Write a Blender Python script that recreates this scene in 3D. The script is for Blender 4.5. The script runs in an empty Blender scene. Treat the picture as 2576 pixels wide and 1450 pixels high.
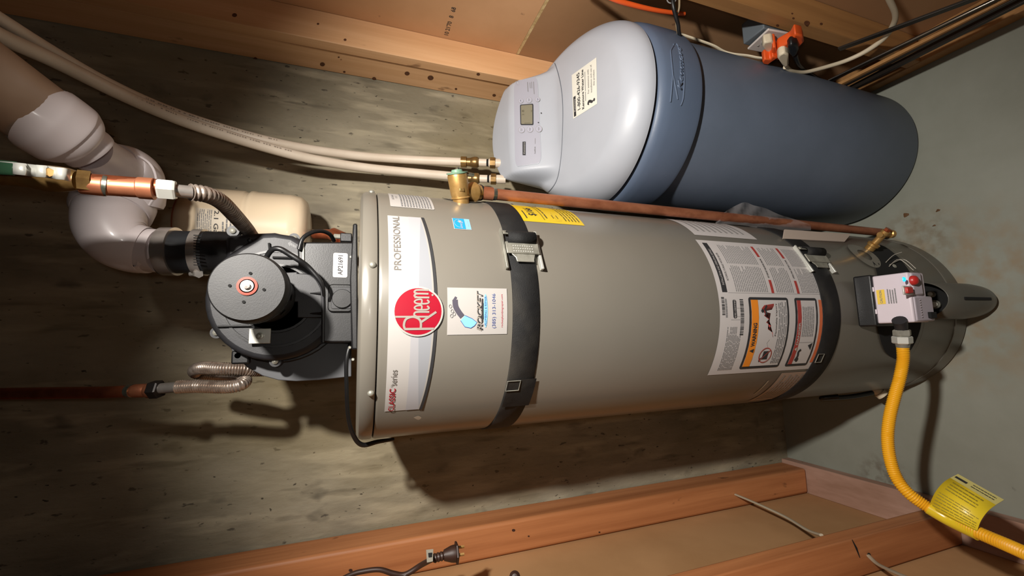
import bpy, bmesh, math, random
from mathutils import Vector, Matrix
random.seed(7)
SC = bpy.context.scene
COL = SC.collection
V = Vector
# ------------------------------------------------------------------ camera, light, exposure
F = 1065.38; CZ = 1.624
PH, PT, RL = math.radians(7.5), math.radians(19.812), math.radians(1.1817)
RZ = Matrix.Rotation(-PH, 3, 'Z')
fw = V((0, math.cos(PT), -math.sin(PT))); rt = V((1, 0, 0)); up = rt.cross(fw)
r2 = rt*math.cos(RL) + up*math.sin(RL); u2 = r2.cross(fw)
RR, UU, WW = RZ @ r2, RZ @ u2, RZ @ fw
CAM = V((0, 0, CZ))
cd = bpy.data.cameras.new('camera'); cd.sensor_width = 36; cd.lens = F/2576*36; cd.clip_start = .01
cam = bpy.data.objects.new('camera', cd); COL.objects.link(cam)
m = Matrix((-UU, RR, -WW)).transposed().to_4x4(); m.translation = CAM
cam.matrix_world = m
SC.camera = cam
w = bpy.data.worlds.new('world'); SC.world = w; w.use_nodes = True
w.node_tree.nodes['Background'].inputs[0].default_value = (1, .85, .70, 1)
w.node_tree.nodes['Background'].inputs[1].default_value = .006
LP = V((.385, .02, 2.02))                       # the hand lamp that throws the hard shadows
ld = bpy.data.lights.new('work_lamp', 'SPOT'); ld.energy = 113; ld.color = (1, .945, .875)
ld.spot_size = math.radians(101); ld.spot_blend = .85; ld.shadow_soft_size = .028
lo = bpy.data.objects.new('work_lamp', ld); COL.objects.link(lo); lo.location = LP
lo.rotation_euler = (V((.08, 1.0, 1.02)) - LP).to_track_quat('-Z', 'Y').to_euler()
fd = bpy.data.lights.new('camera_fill', 'POINT'); fd.energy = 2.2; fd.color = (1, .94, .87); fd.shadow_soft_size = .02  # weak fill light added beside the camera to lift the shaded sides
fo = bpy.data.objects.new('camera_fill', fd); COL.objects.link(fo); fo.location = (.03, -.02, 1.66)
vs = SC.view_settings
vs.view_transform = 'Standard'; vs.look = 'None'; vs.exposure = 0.0; vs.gamma = 1.0; vs.use_curve_mapping = False

# ------------------------------------------------------------------ picture measurements -> places
def ray(x, y): return WW + RR*((1450-y-725)/F) - UU*((x-1288)/F)
def aty(x, y, Y): d = ray(x, y); return CAM + d*(Y/d.y)
def atx(x, y, X): d = ray(x, y); return CAM + d*(X/d.x)
def atz(x, y, Z): d = ray(x, y); return CAM + d*((Z-CZ)/d.z)
DK = 1.0
def atd(x, y, D): return CAM + ray(x, y)*D*DK
TX, TY, TR = .063, .939, .25
def hitcyl(x, y, cx, cy, R):
    d = ray(x, y); a = d.x*d.x + d.y*d.y; b = -2*(d.x*cx + d.y*cy); c = cx*cx + cy*cy - R*R
    t = (-b - math.sqrt(max(b*b-4*a*c, 0)))/(2*a); return CAM + d*t
def uz(x, y):                                  # arc length from the front line, height
    p = hitcyl(x, y, TX, TY, TR); return (TR*math.atan2(p.x-TX, -(p.y-TY)), p.z)
def oncyl(u, z, off=.001):
    a = u/TR; return V((TX + (TR+off)*math.sin(a), TY - (TR+off)*math.cos(a), z))

# ------------------------------------------------------------------ materials
def lin(h):
    if isinstance(h, str):
        h = tuple(int(h[i:i+2], 16)/255 for i in (0, 2, 4))
        return tuple((c/12.92 if c <= .04045 else ((c+.055)/1.055)**2.4) for c in h) + (1,)
    return tuple(h) + (1,)
MATS = {}
def mat(name, col, rough=.5, metal=0., spec=.5, col2=None, scale=(8, 8, 8), detail=4, mix=(.35, .65), bump=0., bscale=None,
        coat=0., spots=None, emit=None, alpha=1., trans=0., rvar=0.):
    if name in MATS: return MATS[name]
    m = bpy.data.materials.new(name); m.use_nodes = True; nt = m.node_tree; N = nt.nodes; L = nt.links
    b = N['Principled BSDF']
    b.inputs['Base Color'].default_value = lin(col); b.inputs['Roughness'].default_value = rough
    b.inputs['Metallic'].default_value = metal; b.inputs['Specular IOR Level'].default_value = spec
    if coat: b.inputs['Coat Weight'].default_value = coat; b.inputs['Coat Roughness'].default_value = .12
    if emit: b.inputs['Emission Color'].default_value = lin(emit[0]); b.inputs['Emission Strength'].default_value = emit[1]
    if alpha < 1: b.inputs['Alpha'].default_value = alpha
    if trans: b.inputs['Transmission Weight'].default_value = trans
    tc = N.new('ShaderNodeNewGeometry')
    def noise(sc, det=detail, ro=.6):
        mp = N.new('ShaderNodeMapping'); mp.inputs['Scale'].default_value = sc; L.new(tc.outputs['Position'], mp.inputs[0])
        n = N.new('ShaderNodeTexNoise'); n.inputs['Scale'].default_value = 1; n.inputs['Detail'].default_value = det
        n.inputs['Roughness'].default_value = ro; L.new(mp.outputs[0], n.inputs['Vector']); return n
    cur = None
    if col2:
        n = noise(scale); r = N.new('ShaderNodeMapRange'); r.inputs[1].default_value = mix[0]; r.inputs[2].default_value = mix[1]
        L.new(n.outputs[0], r.inputs[0])
        x = N.new('ShaderNodeMix'); x.data_type = 'RGBA'; x.inputs[6].default_value = lin(col); x.inputs[7].default_value = lin(col2)
        L.new(r.outputs[0], x.inputs[0]); cur = x.outputs[2]
        if rvar:
            rr = N.new('ShaderNodeMapRange'); rr.inputs[3].default_value = rough-rvar; rr.inputs[4].default_value = rough+rvar
            L.new(n.outputs[0], rr.inputs[0]); L.new(rr.outputs[0], b.inputs['Roughness'])
    for (c3, sc3, lo3, hi3, amt) in (spots or []):
        n = noise(sc3, 3, .5); r = N.new('ShaderNodeMapRange'); r.inputs[1].default_value = lo3; r.inputs[2].default_value = hi3
        r.inputs[4].default_value = amt; L.new(n.outputs[0], r.inputs[0])
        x = N.new('ShaderNodeMix'); x.data_type = 'RGBA'; x.inputs[6].default_value = lin(col); x.inputs[7].default_value = lin(c3)
        if cur is not None: L.new(cur, x.inputs[6])
        L.new(r.outputs[0], x.inputs[0]); cur = x.outputs[2]
    if cur is not None: L.new(cur, b.inputs['Base Color'])
    if bump:
        n = noise(bscale or scale); bp = N.new('ShaderNodeBump'); bp.inputs['Strength'].default_value = bump; bp.inputs['Distance'].default_value = .004
        L.new(n.outputs[0], bp.inputs['Height']); L.new(bp.outputs[0], b.inputs['Normal'])
    MATS[name] = m; return m

concrete = mat('concrete', 'a09782', .85, col2='7f7763', scale=(5, 5, 2.2), detail=9, mix=(.36, .64), bump=.6, bscale=(60, 60, 22),
    spots=[('b8ad93', (30, 30, 5), .52, .70, .6), ('5c5546', (34, 34, 6), .60, .72, .6), ('453f35', (70, 70, 30), .67, .72, .8), ('2c2822', (90, 90, 50), .69, .72, .9), ('4a4439', (14, 14, 9), .64, .74, .6), ('85754e', (2.4, 2.4, 1.6), .5, .7, .5), ('5a5348', (7, 7, 3), .58, .72, .5)])
floor_m = mat('painted_floor', '8f9186', .62, col2='838579', scale=(3, 3, 3), detail=6, bump=.08, bscale=(60, 60, 60),
    spots=[('4a4238', (30, 30, 30), .74, .8, .5), ('8c8c80', (14, 14, 14), .66, .8, .5)])
def wood(name, a, b, knot, kk=.7): return mat(name, a, .55, col2=b, scale=(26, 26, 1.1), detail=6, mix=(.32, .68), bump=.12, bscale=(70, 70, 3),
    spots=[(knot, (24, 24, 11), .70, .76, kk), (b, (140, 140, 4), .5, .7, .25)])
wood_l = wood('stained_wood', 'c58353', 'a0633a', '3c1f12')
wood_r = wood('pale_wood', 'e8b98a', 'd3a070', '6b4024', .6)
wood_rd = wood('brown_wood', 'b58652', '9c7043', '4a2d18')
wood_p = mat('dusty_wood', 'b08c7a', .8, col2='977460', scale=(20, 4, 20), bump=.1, spots=[('4e3426', (45, 30, 45), .70, .76, .8)])
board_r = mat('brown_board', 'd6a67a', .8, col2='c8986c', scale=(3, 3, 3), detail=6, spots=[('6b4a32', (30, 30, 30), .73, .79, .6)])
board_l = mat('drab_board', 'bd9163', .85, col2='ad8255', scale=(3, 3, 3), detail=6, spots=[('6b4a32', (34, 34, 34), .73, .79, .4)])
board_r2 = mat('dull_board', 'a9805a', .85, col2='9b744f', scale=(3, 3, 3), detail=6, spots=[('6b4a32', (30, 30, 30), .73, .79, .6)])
paper_edge = mat('paper_edge', 'e0c896', .9, col2='b99a66', scale=(60, 60, 60))
jacket = mat('grey_enamel', '746f66', .31, .0, col2='6e6a61', scale=(2, 2, 2), coat=.12)
jacket_d = mat('grey_enamel_edge', '6f6b62', .32, .0, coat=.12)
black_pl = mat('black_plastic', '111112', .42, col2='161617', scale=(90, 90, 90), bump=.05, bscale=(400, 400, 400))
black_pl2 = mat('charcoal_plastic', '252528', .5, col2='202022', scale=(60, 60, 60), bump=.06, bscale=(500, 500, 500))
motor_m = mat('motor_black', '1d1d1e', .55, col2='222222', scale=(50, 50, 50), bump=.08, bscale=(500, 500, 500))
void = mat('dark_void', '050505', .9)
letter_g = mat('grey_letter', '746f69', .6)
rubber = mat('rubber', '1a1c1f', .5)
web = mat('black_webbing', '121213', .65, spec=.3, col2='1f1f1f', scale=(20, 20, 20), bump=.35, bscale=(500, 500, 900), spots=[('45413a', (9, 9, 14), .55, .8, .55)])
steel = mat('bright_steel', 'c4bdb6', .27, .75, col2='a9a29b', scale=(30, 30, 30))
steel_d = mat('flex_steel', 'b9aca0', .34, .72, col2='8d7c70', scale=(60, 60, 60))
zinc = mat('zinc', 'aeaca0', .4, .5, col2='8b897e', scale=(40, 40, 40))
nickel = mat('white_metal', 'c8c8c0', .35, .4)
copper = mat('copper', 'bf7c5a', .42, .6, col2='97593d', scale=(18, 18, 12), detail=6, spots=[('6d3d2a', (30, 30, 16), .6, .75, .6)])
copper_b = mat('bright_copper', 'c26e4a', .28, .8, col2='8f4d34', scale=(24, 24, 16), detail=5)
brass = mat('brass', 'c49d62', .38, .65, col2='ab8449', scale=(40, 40, 40))
brass_d = mat('aged_brass', '967848', .36, .65, col2='735833', scale=(40, 40, 40))
solder = mat('solder', 'bdb8ad', .3, .9, col2='7d8a78', scale=(90, 90, 90))
pvc = mat('pvc_white', 'd6cdce', .38, spec=.45, col2='cec4c3', scale=(6, 6, 6), coat=.15)
pvc2 = mat('pvc_bronze', 'b39c88', .42, col2='a48b75', scale=(6, 6, 6))
pex = mat('pex_white', 'd2c4b2', .42, col2='c8b9a6', scale=(10, 10, 10))
ink = mat('ink', '2a2a2c', .7); ink_g = mat('grey_ink', '7b7a7a', .7); ink_l = mat('pale_ink', '8f8c8a', .7)
white_l = mat('white_label', 'aeaaa6', .45); white_m = mat('matt_white_label', 'bdb8b6', .6)
beige = mat('beige_enamel', 'd9c6a9', .3, coat=.3)
soft_lid = mat('pale_blue_plastic', 'a9adb5', .42, col2='a4a8b0', scale=(5, 5, 5))
soft_head = mat('pale_blue_head', 'a7abb3', .42)
soft_body = mat('slate_blue_plastic', '576479', .46, col2='525f73', scale=(5, 5, 5), bump=.04, bscale=(300, 300, 300))
soft_tank = mat('slate_grey_plastic', '606b7c', .52, col2='5a6575', scale=(5, 5, 5), bump=.05, bscale=(300, 300, 300), spots=[('6b7079', (90, 90, 90), .75, .8, .6)])
yellow = mat('yellow_coating', 'e0a41c', .42); yellow_l = mat('yellow_label', 'd9b812', .45); yellow_t = mat('yellow_tag', 'dcc02a', .4, coat=.3)
red = mat('logo_red', '9a0e25', .35, coat=.3); red2 = mat('print_red', 'a03a34', .6); orange_p = mat('print_orange', 'e08524', .55)
silver_p = mat('silver_print', '958d84', .4); blue_p = mat('print_blue', '1f93d6', .45); blue_l = mat('print_sky', '7fbdea', .5); navy = mat('print_navy', '3d4d86', .6)
slate_p = mat('print_slate', '4a4652', .6); print_r = mat('print_crimson', 'b34a57', .6)
g1 = mat('band_pale', 'a2a1a4', .45); g2 = mat('band_mid', '919398', .45); g3 = mat('band_warm', '9d9993', .45)
orange = mat('orange_plastic', 'd9561f', .45); ivory = mat('ivory_plastic', 'd3c6ac', .5); ivory_w = mat('white_plastic', 'd0c6c0', .4)
blue_box = mat('blue_grey_box', '5f666c', .6); brown_c = mat('brown_cord', '3a241b', .5); romex = mat('pale_cable', 'b3a68f', .6)
lcd = mat('lcd', '7d7866', .25, coat=.3); lav = mat('lavender_plastic', 'aca3ab', .5); white_v = mat('valve_white', 'cdc2c9', .5)
red_k = mat('red_plastic', 'b02a26', .35); led = mat('blue_led', '0a6cff', .3, emit=('1e90ff', 3.0))
green_h = mat('green_vinyl', '23402c', .4); green_t = mat('green_tag', '6f9079', .45)
film = mat('clear_film', 'bdb8b8', .25, alpha=.16); tape = mat('clear_tape', '8d8878', .3, alpha=.45)
rod_m = mat('dark_strip', '2b2520', .4, .3); rod_s = mat('shiny_strip', 'b9b2a8', .25, .9)
wire_w = mat('white_wire', 'b9b2a6', .5); stain = mat('rust_spot', '5d4024', .8)

def floor_stain():
    nt = floor_m.node_tree; N = nt.nodes; L = nt.links; b = N['Principled BSDF']; old = b.inputs['Base Color'].links[0].from_socket
    g = N.new('ShaderNodeNewGeometry'); src = old
    for c, r, col_, amt, sc_ in (((.10, .70, 0), .30, '8a765a', .7, 16), ((.28, .78, 0), .12, '6f6048', .6, 30), ((-.49, .95, 0), .10, '5a4e40', .6, 40)):
        v = N.new('ShaderNodeVectorMath'); v.operation = 'DISTANCE'; v.inputs[1].default_value = c; L.new(g.outputs['Position'], v.inputs[0])
        m1 = N.new('ShaderNodeMapRange'); m1.inputs[1].default_value = r; m1.inputs[2].default_value = r*.45; L.new(v.outputs['Value'], m1.inputs[0])
        n = N.new('ShaderNodeTexNoise'); n.inputs['Scale'].default_value = sc_; n.inputs['Detail'].default_value = 5; L.new(g.outputs['Position'], n.inputs['Vector'])
        m2 = N.new('ShaderNodeMapRange'); m2.inputs[1].default_value = .42; m2.inputs[2].default_value = .62; m2.inputs[4].default_value = amt; L.new(n.outputs[0], m2.inputs[0])
        mu = N.new('ShaderNodeMath'); mu.operation = 'MULTIPLY'; L.new(m1.outputs[0], mu.inputs[0]); L.new(m2.outputs[0], mu.inputs[1])
        x = N.new('ShaderNodeMix'); x.data_type = 'RGBA'; x.inputs[7].default_value = lin(col_); L.new(mu.outputs[0], x.inputs[0]); L.new(src, x.inputs[6]); src = x.outputs[2]
    L.new(src, b.inputs['Base Color'])
floor_stain()
# ------------------------------------------------------------------ builders
WL = {}
def place(o, world, parent):
    o.parent = parent
    o.location = world - (WL[parent.name] if parent else V((0, 0, 0)))
    WL[o.name] = world
def mesh(name, verts, faces, m, parent=None, smooth=False, bevel=0., seg=2, auto=None, mats=None, fm=None):
    verts = [V(v) for v in verts]
    lo_ = V((min(v[i] for v in verts) for i in range(3))); hi_ = V((max(v[i] for v in verts) for i in range(3))); c = (lo_+hi_)/2
    me = bpy.data.meshes.new(name); me.from_pydata([v-c for v in verts], [], faces)
    bm = bmesh.new(); bm.from_mesh(me)
    bmesh.ops.recalc_face_normals(bm, faces=bm.faces)
    bm.to_mesh(me); bm.free()
    me.materials.append(m)
    for mm in (mats or []): me.materials.append(mm)
    if fm:
        for p, k in zip(me.polygons, fm): p.material_index = k
    if smooth: me.shade_smooth()
    o = bpy.data.objects.new(name, me); COL.objects.link(o); place(o, c, parent)
    if bevel:
        b = o.modifiers.new('bevel', 'BEVEL'); b.width = bevel; b.segments = seg; b.limit_method = 'ANGLE'; b.angle_limit = math.radians(40)
        me.shade_smooth()
        try: me.set_sharp_from_angle(angle=math.radians(50))
        except Exception: pass
    elif auto is not None:
        me.shade_smooth(); me.set_sharp_from_angle(angle=math.radians(auto))
    return o
def thing(name, loc, label=None, cat=None, group=None):
    o = bpy.data.objects.new(name, None); COL.objects.link(o); o.empty_display_size = .05
    o.location = loc; WL[o.name] = V(loc)
    if label: tag(o, label, cat, group)
    return o
def tag(o, label, cat=None, group=None):
    o['label'] = label
    if cat: o['category'] = cat
    if group: o['group'] = group
    return o
def struct(o): o['kind'] = 'structure'; return o
BF = [(0, 3, 2, 1), (4, 5, 6, 7), (0, 1, 5, 4), (1, 2, 6, 5), (2, 3, 7, 6), (3, 0, 4, 7)]
def box(name, a, b, m, parent=None, bevel=0., seg=2):
    x0, y0, z0 = a; x1, y1, z1 = b
    return mesh(name, [(x0, y0, z0), (x1, y0, z0), (x1, y1, z0), (x0, y1, z0), (x0, y0, z1), (x1, y0, z1), (x1, y1, z1), (x0, y1, z1)], BF, m, parent, bevel=bevel, seg=seg)
def frame(ax):
    ax = ax.normalized(); h = V((0, 0, 1)) if abs(ax.z) < .9 else V((1, 0, 0))
    e1 = ax.cross(h).normalized(); return e1, ax.cross(e1)
def lathe(name, prof, o0, ax, m, parent=None, n=40, auto=35, e1=None, rot=0.):
    """prof: (radius, distance along ax)"""
    o0 = V(o0); ax = V(ax).normalized(); a, b = frame(ax)
    vs_, fs = [], []
    for r, h in prof:
        for i in range(n):
            t = 2*math.pi*i/n + rot; vs_.append(o0 + ax*h + (a*math.cos(t) + b*math.sin(t))*r)
    for j in range(len(prof)-1):
        for i in range(n):
            k = (i+1) % n; fs.append((j*n+i, j*n+k, (j+1)*n+k, (j+1)*n+i))
    if prof[0][0] > 1e-5: fs.append(tuple(range(n)))
    if prof[-1][0] > 1e-5: fs.append(tuple((len(prof)-1)*n+i for i in range(n)))
    return mesh(name, vs_, fs, m, parent, auto=auto)
def crs(pts, k=6):
    """Catmull-Rom through points (tuples of any length)"""
    P = [pts[0]] + list(pts) + [pts[-1]]; out = []
    for i in range(1, len(P)-2):
        for s in range(k):
            t = s/k; q = []
            for c in range(len(P[0])):
                p0, p1, p2, p3 = P[i-1][c], P[i][c], P[i+1][c], P[i+2][c]
                q.append(.5*((2*p1) + (-p0+p2)*t + (2*p0-5*p1+4*p2-p3)*t*t + (-p0+3*p1-3*p2+p3)*t**3))
            out.append(tuple(q))
    out.append(tuple(pts[-1])); return out
def sweep(name, pts, rad, m, parent=None, n=14, caps=True, flat=1., auto=40, refs=None):
    pts = [V(p) for p in pts]; N = len(pts); rad = rad if isinstance(rad, (list, tuple)) else [rad]*N
    T = [(pts[min(i+1, N-1)] - pts[max(i-1, 0)]).normalized() for i in range(N)]
    a, b = frame(T[0])
    if refs is not None: a = (refs - T[0]*refs.dot(T[0])).normalized(); b = T[0].cross(a)
    vs_, fs = [], []
    for i in range(N):
        a = (a - T[i]*a.dot(T[i])).normalized(); b = T[i].cross(a)
        for j in range(n):
            t = 2*math.pi*j/n; vs_.append(pts[i] + (a*math.cos(t)*flat + b*math.sin(t))*rad[i])
    for i in range(N-1):
        for j in range(n):
            k = (j+1) % n; fs.append((i*n+j, i*n+k, (i+1)*n+k, (i+1)*n+j))
    if caps: fs += [tuple(range(n)), tuple((N-1)*n+j for j in range(n))]
    return mesh(name, vs_, fs, m, parent, auto=auto)
def ptube(name, rows, m, parent=None, k=6, n=16, smooth=True, **kw):
    """rows: (px x, px y, distance along the view, width in px)"""
    R = crs(rows, k) if smooth else rows
    return sweep(name, [atd(x, y, d) for x, y, d, w_ in R], [w_*d*DK/F/2 for x, y, d, w_ in R], m, parent, n=n, **kw)
def resample(pts, step):
    pts = [V(p) for p in pts]; out = [pts[0]]; acc = 0
    for i in range(len(pts)-1):
        a, b = pts[i], pts[i+1]; L_ = (b-a).length; t = step-acc
        while t < L_: out.append(a.lerp(b, t/L_)); t += step
        acc = (acc+L_) % step if L_ else acc
        acc = L_-(t-step)
    return out
def flex(name, pts, r, pitch, m, parent=None, amp=.12, n=16):
    q = resample(crs([tuple(p) for p in pts], 24), pitch/4)
    return sweep(name, q, [r*(1 + amp*(1, .2, -1, .2)[i % 4]) for i in range(len(q))], m, parent, n=n, auto=75)
def hexnut(name, o0, ax, r, h, m, parent, rot=0.):
    return lathe(name, [(r*.9, 0), (r, h*.12), (r, h*.88), (r*.9, h)], o0, ax, m, parent, n=6, auto=20, rot=rot)
def prism(name, pts, y0, y1, m, parent=None, bevel=0., seg=2):
    """pts: (x, z) outline, y0 front, y1 back"""
    n = len(pts); vs_ = [(x, y0, z) for x, z in pts] + [(x, y1, z) for x, z in pts]
    fs = [tuple(range(n)), tuple(range(2*n-1, n-1, -1))] + [(i, (i+1) % n, n+(i+1) % n, n+i) for i in range(n)]
    return mesh(name, vs_, fs, m, parent, bevel=bevel, seg=seg)
def pprism(name, px, Y0, Y1, m, parent=None, bevel=0., seg=2):
    q = [aty(x, y, Y0) for x, y in px]; return prism(name, [(p.x, p.z) for p in q], Y0, Y1, m, parent, bevel, seg)
def rrect(x0, y0, x1, y1, r, k=4):
    out = []
    for cx, cy, a0 in ((x1-r, y1-r, 0), (x0+r, y1-r, 90), (x0+r, y0+r, 180), (x1-r, y0+r, 270)):
        for i in range(k+1): t = math.radians(a0+90*i/k); out.append((cx+r*math.cos(t), cy+r*math.sin(t)))
    return out
def ell(cx, cy, rx, ry, n=40, rot=0.):
    c, s = math.cos(rot), math.sin(rot)
    return [(cx + rx*math.cos(t)*c - ry*math.sin(t)*s, cy + rx*math.cos(t)*s + ry*math.sin(t)*c) for t in (2*math.pi*i/n for i in range(n))]
# decals: 2-D shapes carried onto a surface by f(a, b) -> point
class Dec:
    def __init__(s, f): s.f = f; s.v = []; s.fc = []
    def tri(s, P, T):
        b = len(s.v); s.v += [s.f(*p) for p in P]; s.fc += [tuple(b+i for i in t) for t in T]
    def grid(s, a0, b0, a1, b1, na=1, nb=1):
        P = [(a0+(a1-a0)*i/na, b0+(b1-b0)*j/nb) for j in range(nb+1) for i in range(na+1)]
        s.tri(P, [(j*(na+1)+i, j*(na+1)+i+1, (j+1)*(na+1)+i+1, (j+1)*(na+1)+i) for j in range(nb) for i in range(na)])
    def fan(s, pts, rings=4):
        if len(pts) <= 60 and rings > 1:
            xs_ = [p[0] for p in pts]; ys_ = [p[1] for p in pts]; lim = max(max(xs_)-min(xs_), max(ys_)-min(ys_))/10; q = []
            for i, p in enumerate(pts):
                r = pts[(i+1) % len(pts)]; k = max(1, int(math.hypot(r[0]-p[0], r[1]-p[1])/lim))
                q += [(p[0]+(r[0]-p[0])*t/k, p[1]+(r[1]-p[1])*t/k) for t in range(k)]
            pts = q
        n = len(pts); cx = sum(p[0] for p in pts)/n; cy = sum(p[1] for p in pts)/n
        P = [(cx, cy)]; T = []
        for r in range(1, rings+1):
            P += [(cx+(p[0]-cx)*r/rings, cy+(p[1]-cy)*r/rings) for p in pts]
        for i in range(n):
            k = (i+1) % n; T.append((0, 1+i, 1+k))
            for r in range(rings-1): T.append((1+r*n+i, 1+(r+1)*n+i, 1+(r+1)*n+k, 1+r*n+k))
        s.tri(P, T)
    def line(s, pts, w_, closed=False):
        if closed: pts = list(pts)+[pts[0], pts[1]]
        L_, R_ = [], []
        for i, p in enumerate(pts):
            q0, q1 = pts[max(i-1, 0)], pts[min(i+1, len(pts)-1)]
            dx, dy = q1[0]-q0[0], q1[1]-q0[1]; l = math.hypot(dx, dy) or 1
            ww = w_[i] if isinstance(w_, (list, tuple)) else w_
            nx, ny = -dy/l*ww/2, dx/l*ww/2; L_.append((p[0]+nx, p[1]+ny)); R_.append((p[0]-nx, p[1]-ny))
        n = len(pts); s.tri(L_+R_, [(i, i+1, n+i+1, n+i) for i in range(n-1)])
    def text(s, body, a, b, size, align='CENTER', sx=1., shear=0., bold=0., rot=0.):
        P, T = glyphs(body, bold, shear); c, sn = math.cos(rot), math.sin(rot)
        if not P: return
        x0 = min(p[0] for p in P); x1 = max(p[0] for p in P)
        ox = {'CENTER': (x0+x1)/2, 'LEFT': x0, 'RIGHT': x1}[align]
        Q = []
        for p in P:
            x, y = (p[0]-ox)*size*sx, (p[1]-.35)*size
            Q.append((a+x*c-y*sn, b+x*sn+y*c))
        s.tri(Q, T)
    def fit(s, body, a0, a1, b, h, shear=0., bold=0., rot=0.):
        P, T = glyphs(body, bold, shear); xs_ = [p[0] for p in P]; ys_ = [p[1] for p in P]
        w0 = max(xs_)-min(xs_); h0 = max(ys_)-min(ys_); size = h/h0; m_ = (max(ys_)+min(ys_))/2
        Q = [((p[0]-min(xs_))/w0, (p[1]-m_)*size) for p in P]
        if rot: Q = [(1-x, -y) for x, y in Q]
        s.tri([(a0+x*(a1-a0), b+y) for x, y in Q], T)
    def lines(s, a0, b0, a1, b1, n, w_=.45, gap=.0, vertical=False):
        """rows of illegible fine print, broken into words"""
        h = (b1-b0)/n
        for i in range(n):
            b = b1-h*(i+.5); a = a0; end = a1-(a1-a0)*random.random()*.25 if random.random() < .3 else a1
            while a < end:
                l = (a1-a0)*random.uniform(.05, .2); s.grid(a, b-h*w_/2, min(a+l, end), b+h*w_/2); a += l+(a1-a0)*.018
    def done(s, name, m, parent):
        o = mesh(name, s.v, s.fc, m, parent, smooth=True)
        if any(k in name for k in ('print', 'bar_code', 'vent_slots', 'digits')): o['kind'] = 'stuff'
        return o
GL = {}
def glyphs(body, bold, shear):
    key = (body, bold, shear)
    if key not in GL:
        cu = bpy.data.curves.new('t', 'FONT'); cu.body = body; cu.size = 1; cu.resolution_u = 3; cu.offset = bold; cu.shear = shear
        ob = bpy.data.objects.new('t', cu); COL.objects.link(ob)
        me = ob.to_mesh(); P = [(v.co.x, v.co.y) for v in me.vertices]; T = [tuple(p.vertices) for p in me.polygons]
        ob.to_mesh_clear(); bpy.data.objects.remove(ob); bpy.data.curves.remove(cu); GL[key] = (P, T)
    return GL[key]
def cyl_f(off): return lambda u, z: oncyl(u, z, off)
def flat_f(o0, ex, ez): o0, ex, ez = V(o0), V(ex), V(ez); return lambda a, b: o0+ex*a+ez*b

# ------------------------------------------------------------------ the setting
BY = 1.29
struct(box('floor', (-1.6, -.9, -.04), (2.0, BY, 0), floor_m))
struct(box('wall_back', (-1.0, BY, -.04), (1.3, BY+.15, 2.75), concrete))
wl = struct(box('wall_left', (-.612, -.5, 0), (-.592, BY, 2.75), board_l))
def stud(a, b, m, parent, bev=.004): return box('stud', a, b, m, parent, bevel=bev)
tag(box('stud', (-.59, 1.188, .04), (-.502, BY-.002, 2.75), wood_l, wl, bevel=.009, seg=3), 'reddish stud in the corner beside the concrete')
tag(box('stud', (-.59, .757, .04), (-.500, .799, 2.75), wood_l, wl, bevel=.004), 'reddish stud with a split notch and a cable hole')
tag(box('bottom_plate', (-.592, -.45, 0), (-.49, BY-.002, .038), wood_p, wl, bevel=.002), 'dusty pinkish board lying on the floor')
d = Dec(lambda a, b: V((-.5-.0005, a, b)))
# split in the stud: a shallow wedge-shaped groove
q1, q2 = aty(2143, 1358, .7565), aty(2163, 1404, .7565)
g = Dec(lambda a, b: V((a, .7562, b)))
g.line([(q1.x, q1.z), ((q1.x+q2.x)/2, (q1.z+q2.z)/2-.002), (q2.x, q2.z)], [.002, .006, .002]); g.done('split', void, wl)
q = aty(2185, 1398, .7565); hole = lathe('cable_hole', [(.006, 0), (.006, .001)], (q.x, .7562, q.z), (0, -1, 0), void, wl, n=14)

wr = struct(box('wall_right', (.902, -.5, 0), (.915, BY, 2.75), board_r))
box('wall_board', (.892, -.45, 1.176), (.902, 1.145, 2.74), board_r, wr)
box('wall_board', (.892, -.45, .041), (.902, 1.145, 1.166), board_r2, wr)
box('joint', (.8925, -.45, 1.1665), (.901, 1.145, 1.1755), paper_edge, wr)
tag(box('stud', (.812, 1.190, 0), (.905, BY-.002, 2.75), wood_r, wr, bevel=.003), 'pale stud lying against the concrete wall')
tag(box('stud', (.806, 1.144, .04), (.892, 1.181, 2.75), wood_r, wr, bevel=.002), 'pale stud with its broad face lit')
tag(box('stud', (.808, .692, .04), (.892, .728, 2.75), wood_rd, wr, bevel=.002), 'brown stud beside the outlet')
box('stud', (.808, .25, .04), (.892, .288, 2.75), wood_rd, wr, bevel=.002)
box('bottom_plate', (.808, -.45, 0), (.902, 1.18, .039), wood_rd, wr, bevel=.002)
knot_m = mat('knot', '6b4024', .7, col2='4d2c17', scale=(300, 300, 300))
def knots(pts, f, parent, m=None):
    for x, y, r in pts:
        p = f(x, y); D_ = Dec(lambda a, b: f(x+a, y+b)); D_.fan(ell(0, 0, r*1.25, r, 14), 2); D_.done('knot', m or knot_m, parent)
knots([(811, 162, 5), (815, 182, 3.5), (866, 181, 2.5), (941, 198, 4), (1024, 185, 5), (1083, 196, 6), (1147, 224, 2.5), (1243, 240, 3.5), (642, 148, 4)], lambda x, y: atx(x, y, .8113), wr)
knots([(1203, 187, 3.5), (852, 144, 2)], lambda x, y: atx(x, y, .8053), wr)
knots([(590, 38, 5), (868, 100, 3), (800, 60, 2.5)], lambda x, y: aty(x, y, 1.1434), wr)
knots([(2030, 58, 6), (1996, 46, 2.5), (1993, 34, 2), (2066, 60, 3)], lambda x, y: aty(x, y, .6914), wr)
knots([(1956, 64, 3)], lambda x, y: atx(x, y, .8073), wr)
knots([(1292, 1335, 3.5), (1330, 1350, 2), (1508, 1340, 2), (882, 1436, 4)], lambda x, y: aty(x, y, 1.1873), wl, mat('nail_hole', '3a1d0e', .8))
st = Dec(lambda a, b: V((.8915, a, b)))
st.text("10 21'70   8   68", 1.075, 1.40, .017, 'CENTER', sx=-1.0, bold=.01)
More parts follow.
